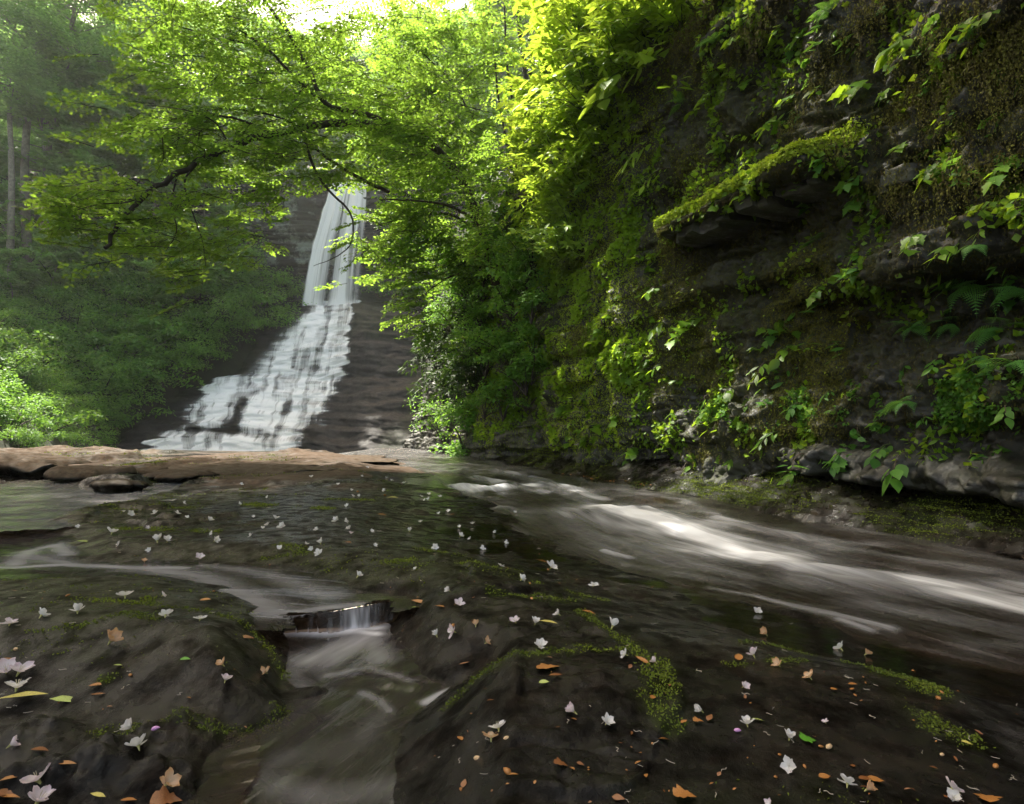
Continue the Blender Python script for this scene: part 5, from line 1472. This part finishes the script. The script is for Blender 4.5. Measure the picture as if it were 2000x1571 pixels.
# forest trees: a few shared builds, copied with every part
def forest_tree(seed, h, r0, leaf, nspr, crown0=.25, spread=.28, label='', cat='tree', bark='bark_grey', lean=0.0):
    r = np.random.default_rng(seed)
    tr = curve([[0, 0, -.5], [.02 * h * r.normal(), .02 * h * r.normal(), h * .3], [.03 * h * r.normal() + lean * h * .5, .03 * h * r.normal(), h * .65], [.04 * h * r.normal() + lean * h, 0, h]], 16)
    tm = mesh_np('trunk', *tube(tr, np.linspace(r0, r0 * .15, 16), 8), M[bark])
    L, S = [], []
    for k in range(nspr):
        t = crown0 + (1 - crown0) * (k + r.random()) / nspr
        o = np.array([np.interp(t, np.linspace(0, 1, 16), tr[:, i]) for i in range(3)])
        a = r.uniform(0, 2 * math.pi); ln = h * spread * math.sin(math.pi * min(1, max(.12, (t - crown0) / (1 - crown0) * .8 + .2))) * r.uniform(.5, 1.1)
        d = np.array([math.cos(a), math.sin(a), r.uniform(.0, .35)])
        e = o + d * ln
        L.append(tube(curve([o, o + d * ln * .5 + [0, 0, .04 * ln], e], 5), np.linspace(r0 * .22, r0 * .04, 5), 4))
        for q in (.35, .55, .75, 1.0):
            for _ in range(2):
                dd = d + r.normal(0, .6, 3) * [1, 1, .3]
                S.append((o + d * ln * q, dd, h * .10 * r.uniform(.8, 1.4)))
    V, F, T, tw = crown_mesh(S, leaf, .6, .5, twig=False)
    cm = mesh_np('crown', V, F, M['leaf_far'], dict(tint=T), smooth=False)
    lm = mesh_np('limbs', *joinVF(L), M[bark])
    return tm, lm, cm
FT = [forest_tree(1, 18, .22, .42, 44), forest_tree(2, 15, .16, .36, 40, .15), forest_tree(3, 20, .24, .45, 46, .35), forest_tree(4, 9, .09, .26, 34, .12, .34)]
FT.append(forest_tree(9, 25, .26, .26, 60, .52, .27, lean=.22))
def put_tree(kind, px, Y, label, group=None, base=None, s=1.0, name='forest_tree', XX=None):
    x = (px - 1000) / FPX * Y if XX is None else XX
    z = float(hill(np.array([x]), np.array([Y]))[0]) if base is None else base
    root = thing(name, label, 'tree', (x, Y, z), group)
    root.rotation_euler = (0, 0, rng.uniform(0, 6.28)); root.scale = (s,) * 3
    for nm, me in zip(('trunk', 'limbs', 'crown'), FT[kind]):
        link(nm, me, root, kind='stuff' if nm == 'crown' else None)
    return root
def tree_px(kind, px, py, label, group=None, s=1.0, name='forest_tree'):
    b = ray_hill(px, py)
    if b is None: print('no hill', px, py); return
    put_tree(kind, 1000 + b[0] / b[1] * FPX, b[1], label, group, s=s, name=name)
tree_px(4, 55, 525, 'tall pale-barked tree at the far left with a long straight trunk', s=1.15, name='tall_tree')
tree_px(4, 84, 522, 'second grey trunk close behind the tall pale-barked tree at the far left', s=1.0, name='tall_tree')
tree_px(0, 90, 512, 'thin slanting trunk right of the two straight grey trunks', s=.8, name='tall_tree')
tree_px(4, 18, 560, 'thin pale trunk left of the tall pale-barked tree', s=.9, name='tall_tree')
tree_px(3, 343, 615, 'small dark-trunked tree standing on the slope under the arching limb', s=.8, name='small_tree')
gl_ = 'hazy trees on the left slope'
rows_ = [('front', 34, 5.5), ('front', 39, 6), ('middle', 45, 7), ('middle', 52, 7), ('back', 60, 8), ('back', 70, 9)]
for rn_, Yt, stp in rows_:
    for Xt in np.arange(-1.02 * Yt, (-.70 if Yt < 40 else -.56) * Yt, stp * 1.35):
        if Yt < 45 and -.93 < Xt / Yt < -.78: continue
        X_, Y_ = Xt + rng.uniform(-1.5, 1.5), Yt + rng.uniform(-2, 2)
        lb = {'front': 'leafy tree in the front rank on the hazy left slope', 'middle': 'paler leafy tree in the second rank on the left slope', 'back': 'faint hazy tree in the rear of the forest at the upper left'}[rn_]
        put_tree([0, 1, 3, 2][rng.integers(4)], 0, Y_, lb, rn_ + ' trees on the left slope', s=rng.uniform(.5, .7) if Yt < 41 else rng.uniform(.75, 1.0), XX=X_)
for px, py, k, s in ((180, 470, 0, .8), (150, 560, 3, .7), (240, 560, 3, .7), (300, 470, 1, .8), (400, 520, 3, .8), (20, 610, 3, .45), (100, 600, 3, .5), (440, 540, 3, .6), (-90, 560, 3, .9)):
    tree_px(k, px, py, 'hazy leafy tree among many on the slope left of the waterfall', gl_, s=s)
for X_, Y_, rz_, s, lb in ((-12.2, 9.0, 0.15, 1.0, 'added tall tree out of view on the near left bank, its crown shading the slab'), (-14.5, 6.2, 0.1, 1.0, 'third added shade tree on the near left bank, out of view'), (-10.5, 3.5, 0.5, .9, 'added leaning shade tree out of view on the bank left of the camera')):
    put_tree(4, 0, Y_, lb, 'added shade trees on the near left bank', s=s, XX=X_, name='added_shade_tree').rotation_euler = (0, 0, rz_)  # unseen trees added so their crowns keep sun off the foreground
gt = 'trees above the waterfall'
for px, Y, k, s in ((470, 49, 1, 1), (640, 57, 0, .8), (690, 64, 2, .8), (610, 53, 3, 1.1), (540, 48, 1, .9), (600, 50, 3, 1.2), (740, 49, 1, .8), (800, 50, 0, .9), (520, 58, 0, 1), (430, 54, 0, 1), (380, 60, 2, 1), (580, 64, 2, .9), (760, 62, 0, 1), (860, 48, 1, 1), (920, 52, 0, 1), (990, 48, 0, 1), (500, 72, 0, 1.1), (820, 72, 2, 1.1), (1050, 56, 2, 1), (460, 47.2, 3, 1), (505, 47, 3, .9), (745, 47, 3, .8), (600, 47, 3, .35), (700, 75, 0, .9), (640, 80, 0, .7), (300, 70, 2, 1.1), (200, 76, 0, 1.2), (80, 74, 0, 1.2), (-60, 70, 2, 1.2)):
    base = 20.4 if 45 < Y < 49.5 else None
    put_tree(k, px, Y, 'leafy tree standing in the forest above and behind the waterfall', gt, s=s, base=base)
# bushes along the rim and beside the fall
for px, py, Y, s in ((430, 350, 45, 1.8), (470, 360, 45, 1.6), (520, 355, 45, 1.8), (570, 352, 45.2, 1.6), (615, 352, 45.4, 1.4), (740, 355, 45.2, 1.7), (790, 350, 45, 2), (840, 340, 45, 2.2), (900, 340, 45, 2.2), (440, 410, 44, 1.8), (455, 480, 43.6, 1.8), (470, 540, 43, 1.9), (510, 570, 43, 1.5), (740, 560, 43, 1.4), (765, 500, 43.6, 1.8), (790, 430, 44, 2), (800, 560, 42.6, 2), (420, 520, 42, 2.2)):
    b = at(px, py, Y) - np.array([0, 0, .6 * s])
    pair('rim_bush', 'green bush growing on the rock rim around the waterfall', 'bush', 'bushes on the waterfall rim', BUF[rng.integers(4)], b, (0, 0, rng.uniform(0, 6)), s)

# ================================================================== blossoms, fallen leaves and scraps on the rock
def petal_mat(name, c1, c2, tr):
    m, nt, nd, lk = newmat(name)
    bs = nd['Principled BSDF']
    g_ = attr(nt, 'edge')
    n = noise(nt, 30, 3)
    f = math_(nt, 'MULTIPLY_ADD', n, 0.6, math_(nt, 'SUBTRACT', g_, 0.25), clamp=True)
    lk.new(mix(nt, f, c1, c2), bs.inputs['Base Color'])
    bs.inputs['Roughness'].default_value = .5
    t = N(nt, 'ShaderNodeBsdfTranslucent'); t.inputs[0].default_value = (*tr, 1)
    ms = N(nt, 'ShaderNodeMixShader'); ms.inputs[0].default_value = .35
    lk.new(bs.outputs[0], ms.inputs[1]); lk.new(t.outputs[0], ms.inputs[2]); lk.new(ms.outputs[0], nd['Material Output'].inputs[0])
    return m
PM = {'w': petal_mat('white_petal', (.82, .81, .78), (.82, .76, .77), (.85, .82, .80)), 'p': petal_mat('pink_petal', (.82, .77, .77), (.78, .60, .68), (.85, .75, .78)), 'c': petal_mat('cream_petal', (.78, .62, .46), (.60, .32, .13), (.75, .5, .3))}
def petal_mesh(mat, seed):
    r = np.random.default_rng(seed)
    n, k = 7, 5
    V, E = [], []
    for i in range(n):
        t = i / (n - 1)
        w = 0.06 + 0.27 * math.sin(math.pi * min(1, t * .82 + .02)) ** .9
        if i == n - 1: w = .10
        for j in range(k):
            s = j / (k - 1) * 2 - 1
            x = t * (1 - .10 * s * s * (t > .7)) + (0.02 * r.normal() if i > 4 else 0)
            V.append([x, s * w, 0.30 * t * t * .5 + 0.16 * s * s * (1 - t * .5) + .02 * r.normal() * t]); E.append(t ** 2)
    return mesh_np('petal', np.array(V), gridfaces(n, k), mat, dict(edge=np.array(E)))
PET = {k: [petal_mesh(PM[k], 3 * q + 1) for q in range(3)] for k in PM}
M['stamen'] = solid('stamen', (.55, .5, .35), .6, .2)
M['throat'] = solid('throat', (.45, .42, .16), .6, .3)
def throat_mesh():
    c = curve([[0, 0, -.35], [0, 0, -.15], [0, 0, 0], [0, 0, .1]], 6)
    V, F = tube(c, [.04, .06, .08, .10, .13, .17], 7)
    return mesh_np('throat', V, F, M['throat'])
THR = throat_mesh()
def stamen_mesh():
    L = []
    for q in range(5):
        a = q * 1.256; d = np.array([math.cos(a) * .16, math.sin(a) * .16, 0])
        L.append(tube(np.array([[0, 0, 0], d * .5 + [0, 0, .3], d + [0, 0, .55]]), [.012, .010, .018], 3))
    V, F = joinVF(L); return mesh_np('stamens', V, F, M['stamen'])
STM = stamen_mesh()
def petal_matrices(op, rr, squash):
    ms = []
    for q in range(5):
        a = q * 2 * math.pi / 5 + rr.normal(0, .10)
        o = op + rr.normal(0, .14) + squash * math.cos(a)
        B = Matrix.Rotation(a, 4, 'Z') @ Matrix.Rotation(-o, 4, 'Y') @ Matrix.Diagonal((1, 1, 1, 1))
        s = 0.5 * rr.uniform(.85, 1.1)
        ms.append(B @ Matrix.Diagonal((s, s, s, 1)))
    return ms
def far_mesh(kind, seed):
    rr = np.random.default_rng(seed)
    L, E = [], []
    me = PET[kind][seed % 3]
    v = np.empty(len(me.vertices) * 3, np.float32); me.vertices.foreach_get('co', v); v = v.reshape(-1, 3)
    for mt in petal_matrices(rr.uniform(.3, .9), rr, rr.uniform(-.4, .4)):
        A = np.array(mt); L.append((v @ A[:3, :3].T + A[:3, 3], gridfaces(7, 5))); E.append(np.repeat(np.linspace(0, 1, 7) ** 2, 5))
    V, F = joinVF(L)
    return mesh_np('blossom', V, F, PM[kind], dict(edge=np.concatenate(E)))
FARB = {k: [far_mesh(k, s) for s in range(4)] for k in 'wpc'}
def blossom(px, py, size, kind='w', label=None, group=None, far=False):
    b = bed_at(px, py + size * .3)
    dist = b[1]
    D = max(size / FPX * dist, 0.022) * 1.12
    rr = rng
    tilt = rr.uniform(.15, 1.1); az = rr.uniform(-math.pi, math.pi)
    rot = Matrix.Rotation(az, 4, 'Z') @ Matrix.Rotation(tilt, 4, 'Y')
    lift = D * (.06 + .14 * math.sin(tilt))
    loc = Vector(b) + Vector((0, 0, lift))
    if far:
        o = link('blossom', FARB[kind][rr.integers(4)], label=label, cat='blossom', group=group)
        o.matrix_world = Matrix.Translation(loc) @ rot @ Matrix.Diagonal((D, D, D, 1))
        return o
    root = thing('blossom', label, 'blossom', tuple(loc), group or 'fallen rhododendron blossoms')
    root.rotation_euler = rot.to_euler(); root.scale = (D,) * 3
    for mt in petal_matrices(rr.uniform(.25, .85), rr, rr.uniform(-.35, .35)):
        o = bpy.data.objects.new('petal', PET[kind][rr.integers(3)]); COL.objects.link(o); o.parent = root; o.matrix_local = mt
    link('throat', THR, root).scale = (.5,) * 3
    if D > .03: link('stamens', STM, root).scale = (.5,) * 3
    return root
NEAR = [
 (12, 1303, 46, 'p', 'pink-edged blossom cut by the left picture edge above the floating leaves'), (36, 1305, 46, 'p', 'pink-tipped blossom leaning on its twin at the left edge'),
 (30, 1337, 48, 'w', 'white star-shaped blossom just above the long yellow leaf'), (253, 1420, 40, 'w', 'white blossom resting on the rim of the small side channel'),
 (268, 1453, 42, 'w', 'upright white blossom standing in the side channel water'), (75, 1513, 58, 'p', 'large pink-edged blossom in the shallow water near the bottom left'),
 (74, 1560, 60, 'p', 'pink and cream blossom at the very bottom left'), (325, 1528, 46, 'c', 'browned cream blossom near the bottom beside the pool'),
 (16, 1450, 34, 'p', 'pink blossom washed by the side channel at the left edge'), (18, 1212, 32, 'p', 'blossom at the left edge in a line of three by the mossy crack'),
 (82, 1198, 30, 'w', 'middle blossom of the three in the mossy crack at left'), (150, 1187, 30, 'w', 'right-hand blossom of the three in the mossy crack at left'),
 (244, 1158, 32, 'w', 'white blossom on the left slab below the silky channel'), (321, 1197, 30, 'w', 'white blossom at the end of the moss line on the left slab'),
 (392, 1203, 26, 'w', 'rounded white blossom on the slab edge left of the little drop'), (317, 1159, 16, 'p', 'tiny pink blossom on the left slab'),
 (215, 1247, 46, 'c', 'crumpled cream blossom in the middle of the left slab'), (433, 1297, 26, 'c', 'small cream blossom near the right side of the left slab'),
 (442, 1322, 28, 'p', 'pale pink rounded blossom on the lower left slab'), (518, 1311, 28, 'c', 'cream cone-shaped blossom next to the plunge pool'),
 (218, 1035, 24, 'w', 'open white blossom on rock right of the swirling channel'), (308, 1051, 26, 'w', 'flat white blossom touching another above the silky channel'),
 (328, 1053, 24, 'w', 'white blossom with an orange scrap above the silky channel'), (420, 1052, 20, 'w', 'small white blossom alone above the silky channel'),
 (390, 1083, 20, 'p', 'pinkish blossom on the rim of the silky channel'), (284, 1092, 15, 'c', 'cream blossom at the water edge of the silky channel'),
 (626, 1055, 20, 'w', 'upper of two white blossoms one above the other on the middle slab'), (624, 1078, 20, 'w', 'lower of two white blossoms one above the other on the middle slab'),
 (700, 1121, 22, 'w', 'white blossom with orange scrap right of the silky channel'), (850, 1065, 17, 'w', 'white blossom on a thin moss line in the middle slab'),
 (900, 1043, 16, 'w', 'white blossom mirrored in the wet rock by the rapid'), (798, 1034, 15, 'w', 'small blossom left of the mirrored one'),
 (1076, 1102, 28, 'w', 'white blossom beside an orange leaf near the rapid'), (1020, 1129, 20, 'w', 'white blossom on red-brown scraps'),
 (1157, 1139, 22, 'w', 'white star blossom nearest the left shore of the rapid'), (876, 1150, 18, 'w', 'small white blossom above the line of fallen leaves'),
 (895, 1175, 22, 'p', 'upright pink-tinged blossom at the end of the line of fallen leaves'), (853, 1238, 24, 'w', 'left one of two blossoms side by side right of the drop'),
 (887, 1230, 32, 'p', 'larger pink-edged one of two blossoms right of the drop'), (928, 1221, 20, 'c', 'small cream blossom right of the pink-edged pair'),
 (951, 1253, 24, 'c', 'folded cream blossom lying flat on wet rock'), (1005, 1210, 26, 'p', 'pale lilac blossom mirrored in the wet centre slab'),
 (1045, 1211, 26, 'w', 'thin white blossom touching a yellow leaf'), (1092, 1198, 22, 'w', 'white blossom on the centre slab above the yellow leaf'),
 (1055, 1255, 34, 'w', 'spread white blossom in the middle of the centre slab'), (1195, 1218, 32, 'w', 'cream-white blossom at the top of the moss line'),
 (1221, 1276, 24, 'w', 'white blossom left of the curved orange leaf'), (1280, 1288, 24, 'p', 'upright blossom right of the curved orange leaf'),
 (1478, 1191, 22, 'w', 'lone white blossom at the edge of the brown shallows'), (1496, 1233, 28, 'c', 'cream blossom lying in the upper moss strip at right'),
 (1474, 1275, 30, 'p', 'pinkish blossom beside the round orange leaf'), (1643, 1263, 28, 'w', 'flattened white blossom in the brown shallows'),
 (1692, 1273, 22, 'c', 'thin cream blossom right of the flattened white one'), (1520, 1293, 28, 'c', 'cream star blossom under the short moss strip'),
 (1583, 1318, 28, 'c', 'peach-coloured star blossom in the brown shallows'), (1451, 1337, 24, 'p', 'small pink blossom above the clear brown puddle'),
 (1371, 1383, 30, 'w', 'white blossom beside the bright moss band'), (1612, 1407, 16, 'p', 'tiny pinkish blossom alone on dark wet rock'),
 (1122, 1389, 36, 'p', 'upright pale pink blossom on the near centre slab'), (1187, 1409, 32, 'w', 'white blossom facing away with a dark eye on the near slab'),
 (973, 1415, 40, 'w', 'big white blossom on the near slab right of the pool'), (958, 1437, 38, 'c', 'cream-pink blossom overlapping the big white one'),
 (1458, 1411, 32, 'w', 'white blossom touching a green leaf and a purple bud'), (1541, 1436, 30, 'w', 'white blossom left of the bright green leaf'),
 (1540, 1495, 34, 'w', 'pale two-lobed blossom below the bright green leaf'), (1655, 1526, 36, 'w', 'torn white blossom at the head of a string of petals'),
 (1692, 1538, 34, 'c', 'cream end of the string of petals near the bottom'), (1858, 1537, 38, 'p', 'upper pinkish blossom of the pair near the bottom right corner'),
 (1863, 1555, 36, 'w', 'lower white blossom of the pair near the bottom right corner'), (1503, 1568, 22, 'p', 'pink blossom just cut by the bottom edge')]
for px, py, s, k_, lb in NEAR:
    blossom(px, py, s, k_, lb)
for px, py, s in ((255, 1000, 16), (303, 1001, 16), (347, 999, 14), (408, 1012, 17), (473, 942, 9), (360, 980, 11), (466, 981, 11), (539, 1009, 16), (521, 1022, 14), (549, 1024, 18), (655, 1013, 17), (675, 1015, 15), (684, 1029, 16), (547, 1069, 14), (661, 945, 9), (688, 955, 9), (750, 955, 10), (764, 937, 9), (790, 942, 9), (718, 912, 8), (607, 929, 10), (705, 930, 7), (823, 967, 9), (838, 962, 11), (858, 968, 10), (838, 972, 9), (828, 975, 8), (992, 1056, 12), (812, 1108, 11), (755, 930, 7), (676, 985, 10)):
    blossom(px, py, s, 'w', 'small white blossom lying far back on the dark rock slab', 'small distant blossoms on the slab', far=True)
for _ in range(34):
    px = rng.uniform(140, 1010); py = rng.uniform(965, 1120)
    if py > 1085 and px < 640: continue
    blossom(px, py, 7 + (py - 940) * .05 * rng.uniform(.7, 1.3), 'w' if rng.random() < .8 else 'p', 'small white blossom lying far back on the dark rock slab', 'small distant blossoms on the slab', far=True)
# floating line of white petals at the far shore
for q in range(34):
    px = 880 + 180 * q / 33 + rng.uniform(-4, 4); py = 892 + (q / 33) * 14 + rng.uniform(-2, 2)
    b = at(px, py, float(np.interp(px, [880, 1060], [19.5, 13.3])))
    o = link('petal_scrap', FARB['w'][rng.integers(4)], label='tiny white petal washed against the far foot of the cliff', cat='petal', group='petals along the far waterline')
    o.location = (b[0], b[1], b[2]); s = .07 * rng.uniform(.6, 1.3); o.scale = (s, s, s * .5); o.rotation_euler = (0, 0, rng.uniform(0, 6))
# buds
def bud_mesh():
    c = curve([[0, 0, 0], [.3, 0, .04], [.7, 0, .05], [1, 0, 0]], 9)
    V, F = tube(c, [.03, .14, .22, .25, .25, .22, .16, .08, .01], 8)
    return V, F
bv, bf = bud_mesh()
M['bud'] = solid('purple_bud', (.62, .30, .58), .45, .4, 12)
M['bud_c'] = solid('cream_bud', (.60, .40, .22), .5, .4, 12)
BUDM = [mesh_np('bud', bv, bf, M['bud']), mesh_np('bud', bv, bf, M['bud_c'])]
for px, py, s, k_, lb in ((293, 1432, 16, 0, 'purple bud beside the blossom on the side channel rim'), (1432, 1431, 14, 0, 'purple and white bud left of the white blossom with a green leaf'), (985, 1447, 14, 1, 'cream bud beside the two big overlapping blossoms'), (30, 1272, 12, 1, 'dark pink bud at the left edge above the pink blossoms'), (926, 1486, 18, 1, 'pink pointed bud on the near slab'), (1615, 1466, 18, 1, 'cream-orange bud near the bright green leaf'), (1835, 1478, 12, 1, 'small yellow bud alone on the dark right slab')):
    b = bed_at(px, py); D = s / FPX * b[1]
    o = link('flower_bud', BUDM[k_], label=lb, cat='flower bud'); o.location = b + np.array([0, 0, .22 * D]); o.scale = (D,) * 3; o.rotation_euler = (0, rng.uniform(-.3, .1), rng.uniform(-.6, .6))

def fallen_mat(name, c1, c2, tr=None):
    m = solid(name, tuple((a + b) / 2 for a, b in zip(c1, c2)), .45, .35, 25)
    return m
LFM = {'o': fallen_mat('orange_leaf', (.38, .16, .035), (.30, .12, .03)), 'y': fallen_mat('yellow_leaf', (.50, .42, .10), (.42, .36, .08)), 'b': fallen_mat('brown_leaf', (.20, .075, .02), (.18, .06, .015)), 'g': fallen_mat('green_leaf', (.09, .28, .02), (.08, .24, .02)), 'l': fallen_mat('lime_leaf', (.35, .42, .10), (.3, .36, .08))}
LSH = {'a': LANCE, 'e': OVATE, 'm': MAPLE}
def flat_leaf(shape, mk, seed):
    r = np.random.default_rng(seed)
    return outline_leaf('fallen_leaf', [(x, y * r.uniform(.9, 1.1)) for x, y in LSH[shape]], LFM[mk], r.uniform(.1, .35), r.uniform(-.15, .25))
_fl = {}
def fallen(px, py, s, shape, mk, ang, lb, name='fallen_leaf', group=None):
    b = bed_at(px, py); D = s / FPX * b[1]
    key = (shape, mk)
    if key not in _fl: _fl[key] = [flat_leaf(shape, mk, len(_fl) * 3 + q) for q in range(2)]
    o = link(name, _fl[key][rng.integers(2)], label=lb, cat='leaf', group=group)
    o.rotation_euler = (rng.uniform(-.25, .25), rng.uniform(-.15, .1), R(ang)); o.scale = (D, D, D)
    c = math.cos(R(ang)); si = math.sin(R(ang))
    o.location = (b[0] - .5 * D * c, b[1] - .5 * D * si, b[2] + .006 + .05 * D)
for f in ((42, 1371, 88, 'a', 'y', 10, 'long yellow-green leaf lying in the water at the left edge'), (128, 1371, 56, 'a', 'l', 8, 'pale green leaf right of the long yellow one'), (20, 1523, 34, 'a', 'o', 55, 'orange leaf standing in water left of the large pink-edged blossom'),
          (362, 1290, 20, 'e', 'g', 0, 'small round green leaf on the left slab'), (482, 1247, 28, 'e', 'b', 15, 'red-brown leaf on the slab edge by the drop'), (401, 1174, 22, 'e', 'o', 0, 'orange oval leaf at the edge of the silky channel'),
          (166, 1057, 30, 'a', 'l', 15, 'yellow-green leaf by the swirling channel'), (1057, 1096, 36, 'a', 'o', -35, 'orange-brown leaf leaning on a white blossom near the rapid'), (817, 1179, 38, 'a', 'o', -20, 'long thin tan leaf at the head of the line of fallen leaves'),
          (815, 1188, 22, 'e', 'l', 10, 'lime-green scrap under the long thin tan leaf'), (1073, 1219, 38, 'a', 'y', -18, 'pale yellow leaf beside the thin white blossom'), (1256, 1290, 34, 'a', 'o', -50, 'curved orange leaf between two white blossoms'),
          (1443, 1287, 28, 'e', 'o', 70, 'round orange leaf beside the pinkish blossom'), (1072, 1308, 46, 'm', 'o', 10, 'crumpled orange-brown leaf on the moss edge of the centre slab'), (1085, 1322, 30, 'a', 'b', 20, 'brown curled leaf under the crumpled orange one'),
          (1063, 1335, 20, 'e', 'l', 0, 'yellow-green scrap below the crumpled orange leaf'), (1578, 1449, 34, 'm', 'g', 10, 'bright green leaf on dark wet rock'), (1610, 1525, 24, 'e', 'o', 5, 'orange leaf left of the string of petals'),
          (1930, 1560, 44, 'm', 'o', 60, 'bright orange leaf at the bottom right corner'), (325, 1566, 54, 'm', 'b', 20, 'big brown leaf cut by the bottom edge'), (186, 1347, 30, 'e', 'o', -15, 'curled orange leaf on the left slab above the pool side'),
          (190, 1358, 26, 'a', 'b', 10, 'dark brown leaf under the curled orange one'), (80, 1470, 32, 'e', 'b', 5, 'brown leaf floating in the side channel'), (132, 1500, 34, 'a', 'o', 15, 'orange leaf scraps right of the large pink-edged blossom'),
          (10, 1553, 34, 'm', 'b', 20, 'red-brown leaf at the very left bottom edge'), (20, 1560, 40, 'a', 'o', 5, 'orange leaf touching the pink and cream blossom'), (15, 1290, 34, 'a', 'o', 25, 'orange leaf blade behind the pink blossoms at the left edge'),
          (766, 972, 22, 'a', 'y', 0, 'yellow sliver leaf far back on the slab'), (747, 1004, 18, 'e', 'o', 0, 'orange leaf in the middle distance of the slab'), (480, 960, 40, 'a', 'y', 0, 'pale straw leaf lying on the tan rock'),
          (229, 1304, 18, 'e', 'l', 0, 'greenish-orange scrap on the lower left slab'), (1480, 1408, 28, 'a', 'l', 5, 'lime leaf left of the white blossom with a bud'), (1335, 1415, 16, 'e', 'o', 30, 'orange scrap in the bright moss band'),
          (1363, 1412, 20, 'm', 'o', 0, 'orange-brown scrap right of the bright moss band'), (1668, 1340, 22, 'a', 'o', 10, 'orange leaf in the brown shallows'), (1662, 1349, 14, 'e', 'o', 40, 'little orange leaf under the one in the brown shallows'),
          (1632, 1350, 14, 'e', 'o', 0, 'square-looking orange scrap in the brown shallows'), (1692, 1528, 26, 'e', 'b', 0, 'brown leaf above the string of petals'), (1712, 1530, 30, 'e', 'o', -10, 'orange-cream leaf right of the string of petals'),
          (1340, 1560, 44, 'm', 'o', 0, 'crumpled tan leaf by the bottom edge'), (250, 1566, 30, 'e', 'o', 5, 'orange leaf at the bottom near the brown one'), (190, 1555, 34, 'a', 'y', -10, 'tan pod-like leaf near the bottom left'),
          (865, 1187, 30, 'a', 'o', -5, 'thin orange leaf in the line of fallen leaves'), (1150, 1195, 28, 'a', 'o', -25, 'orange strip at the start of the moss line'), (905, 1300, 22, 'a', 'b', 20, 'dull brown sliver on the centre slab'),
          (1005, 1518, 20, 'a', 'o', 10, 'small curled orange leaf near the bottom'), (1095, 1495, 30, 'm', 'b', 5, 'curled brown leaf near the bottom of the near slab'), (1890, 1455, 18, 'e', 'y', -30, 'yellow leaf in the dark right-hand water')):
    fallen(*f)
# countless little orange scraps and white filaments
VAL = (GY < 13) & (s_ > 0.05) & (w_ > bank_) & (PXg > -40) & (PXg < 2040) & (PYg < 1600) & (WL < -5)
cand = np.nonzero(VAL.ravel())[0]
pw = (np.gradient(PXg, axis=1) * np.abs(np.gradient(PYg, axis=0))).ravel()[cand].clip(0)
pw = pw * (0.25 + (fbm(GX.ravel()[cand] * 2.2, GY.ravel()[cand] * 2.2, 0, 3, 66) > .1))
ids = rng.choice(cand, 420, p=pw / pw.sum(), replace=False)
scr_me = [flat_leaf('e', 'o', 90), flat_leaf('a', 'b', 91), flat_leaf('e', 'b', 92), mesh_np('petal_scrap', bv * [.8, 1, .6], bf, LFM['o'])]
for i in ids[:170]:
    p = GV[i]; o = link('leaf_scrap', scr_me[rng.integers(4)], label='tiny orange-brown leaf or petal scrap stuck to the wet rock', cat='leaf scrap', group='orange scraps scattered over the wet rock')
    s = (.008 + .0028 * p[1]) * (.6 + 2.0 * rng.random() ** 2.5); o.location = p + [0, 0, .004]; o.scale = (s, s, s * 1.2); o.rotation_euler = (rng.uniform(-.4, .4), rng.uniform(-.4, .4), rng.uniform(0, 6.3))
M['filament'] = solid('white_filament', (.5, .43, .36), .5, .2)
fil = [mesh_np('filament', *tube(curve([[0, 0, 0], [.3, .1 * q, .03], [.7, .12 - .1 * q, .02], [1, .0, .08]], 7), np.full(7, .035), 4), M['filament']) for q in range(-2, 3)]
for i in ids[300:]:
    p = GV[i]; o = link('flower_filament', fil[rng.integers(5)], label='thin curled white flower filament lying on the wet rock', cat='filament', group='white filaments scattered over the wet rock')
    s = (.012 + .0035 * p[1]) * rng.uniform(.7, 1.3); o.location = p + [0, 0, .004]; o.scale = (s,) * 3; o.rotation_euler = (0, 0, rng.uniform(0, 6.3))
# orange litter on the ledge at the foot of the cliff
for q in range(40):
    px = rng.uniform(1070, 1290); py = 922 + (px - 1070) * .14 + rng.uniform(-3, 3)
    p = bed_at(px, py)
    o = link('leaf_scrap', scr_me[rng.integers(4)], label='fallen leaf scrap on the mossy ledge at the foot of the cliff', cat='leaf scrap', group='leaf scraps on the cliff-foot ledge')
    s = .05 * rng.uniform(.6, 1.6); o.location = p + [0, 0, .02]; o.scale = (s,) * 3; o.rotation_euler = (0, 0, rng.uniform(0, 6.3))

# ================================================================== haze
bm = np.array([[x, y, z] for x in (-97, 64) for y in (-14, 130) for z in (-3.5, 90)], float)
hf = np.array([[0, 1, 3, 2], [4, 6, 7, 5], [0, 4, 5, 1], [2, 3, 7, 6], [0, 2, 6, 4], [1, 5, 7, 3]])
hm, nt, nd, lk = newmat('haze')
nd.remove(nd['Principled BSDF'])
pv = N(nt, 'ShaderNodeVolumePrincipled')
pv.inputs['Color'].default_value = (.93, .97, 1.0, 1)
pv.inputs['Density'].default_value = 0.0006
pv.inputs['Anisotropy'].default_value = 0.55
lk.new(pv.outputs[0], nd['Material Output'].inputs['Volume'])
link('haze', mesh_np('haze', bm, hf, hm, smooth=False), kind='stuff')
print('objects', len(bpy.data.objects))
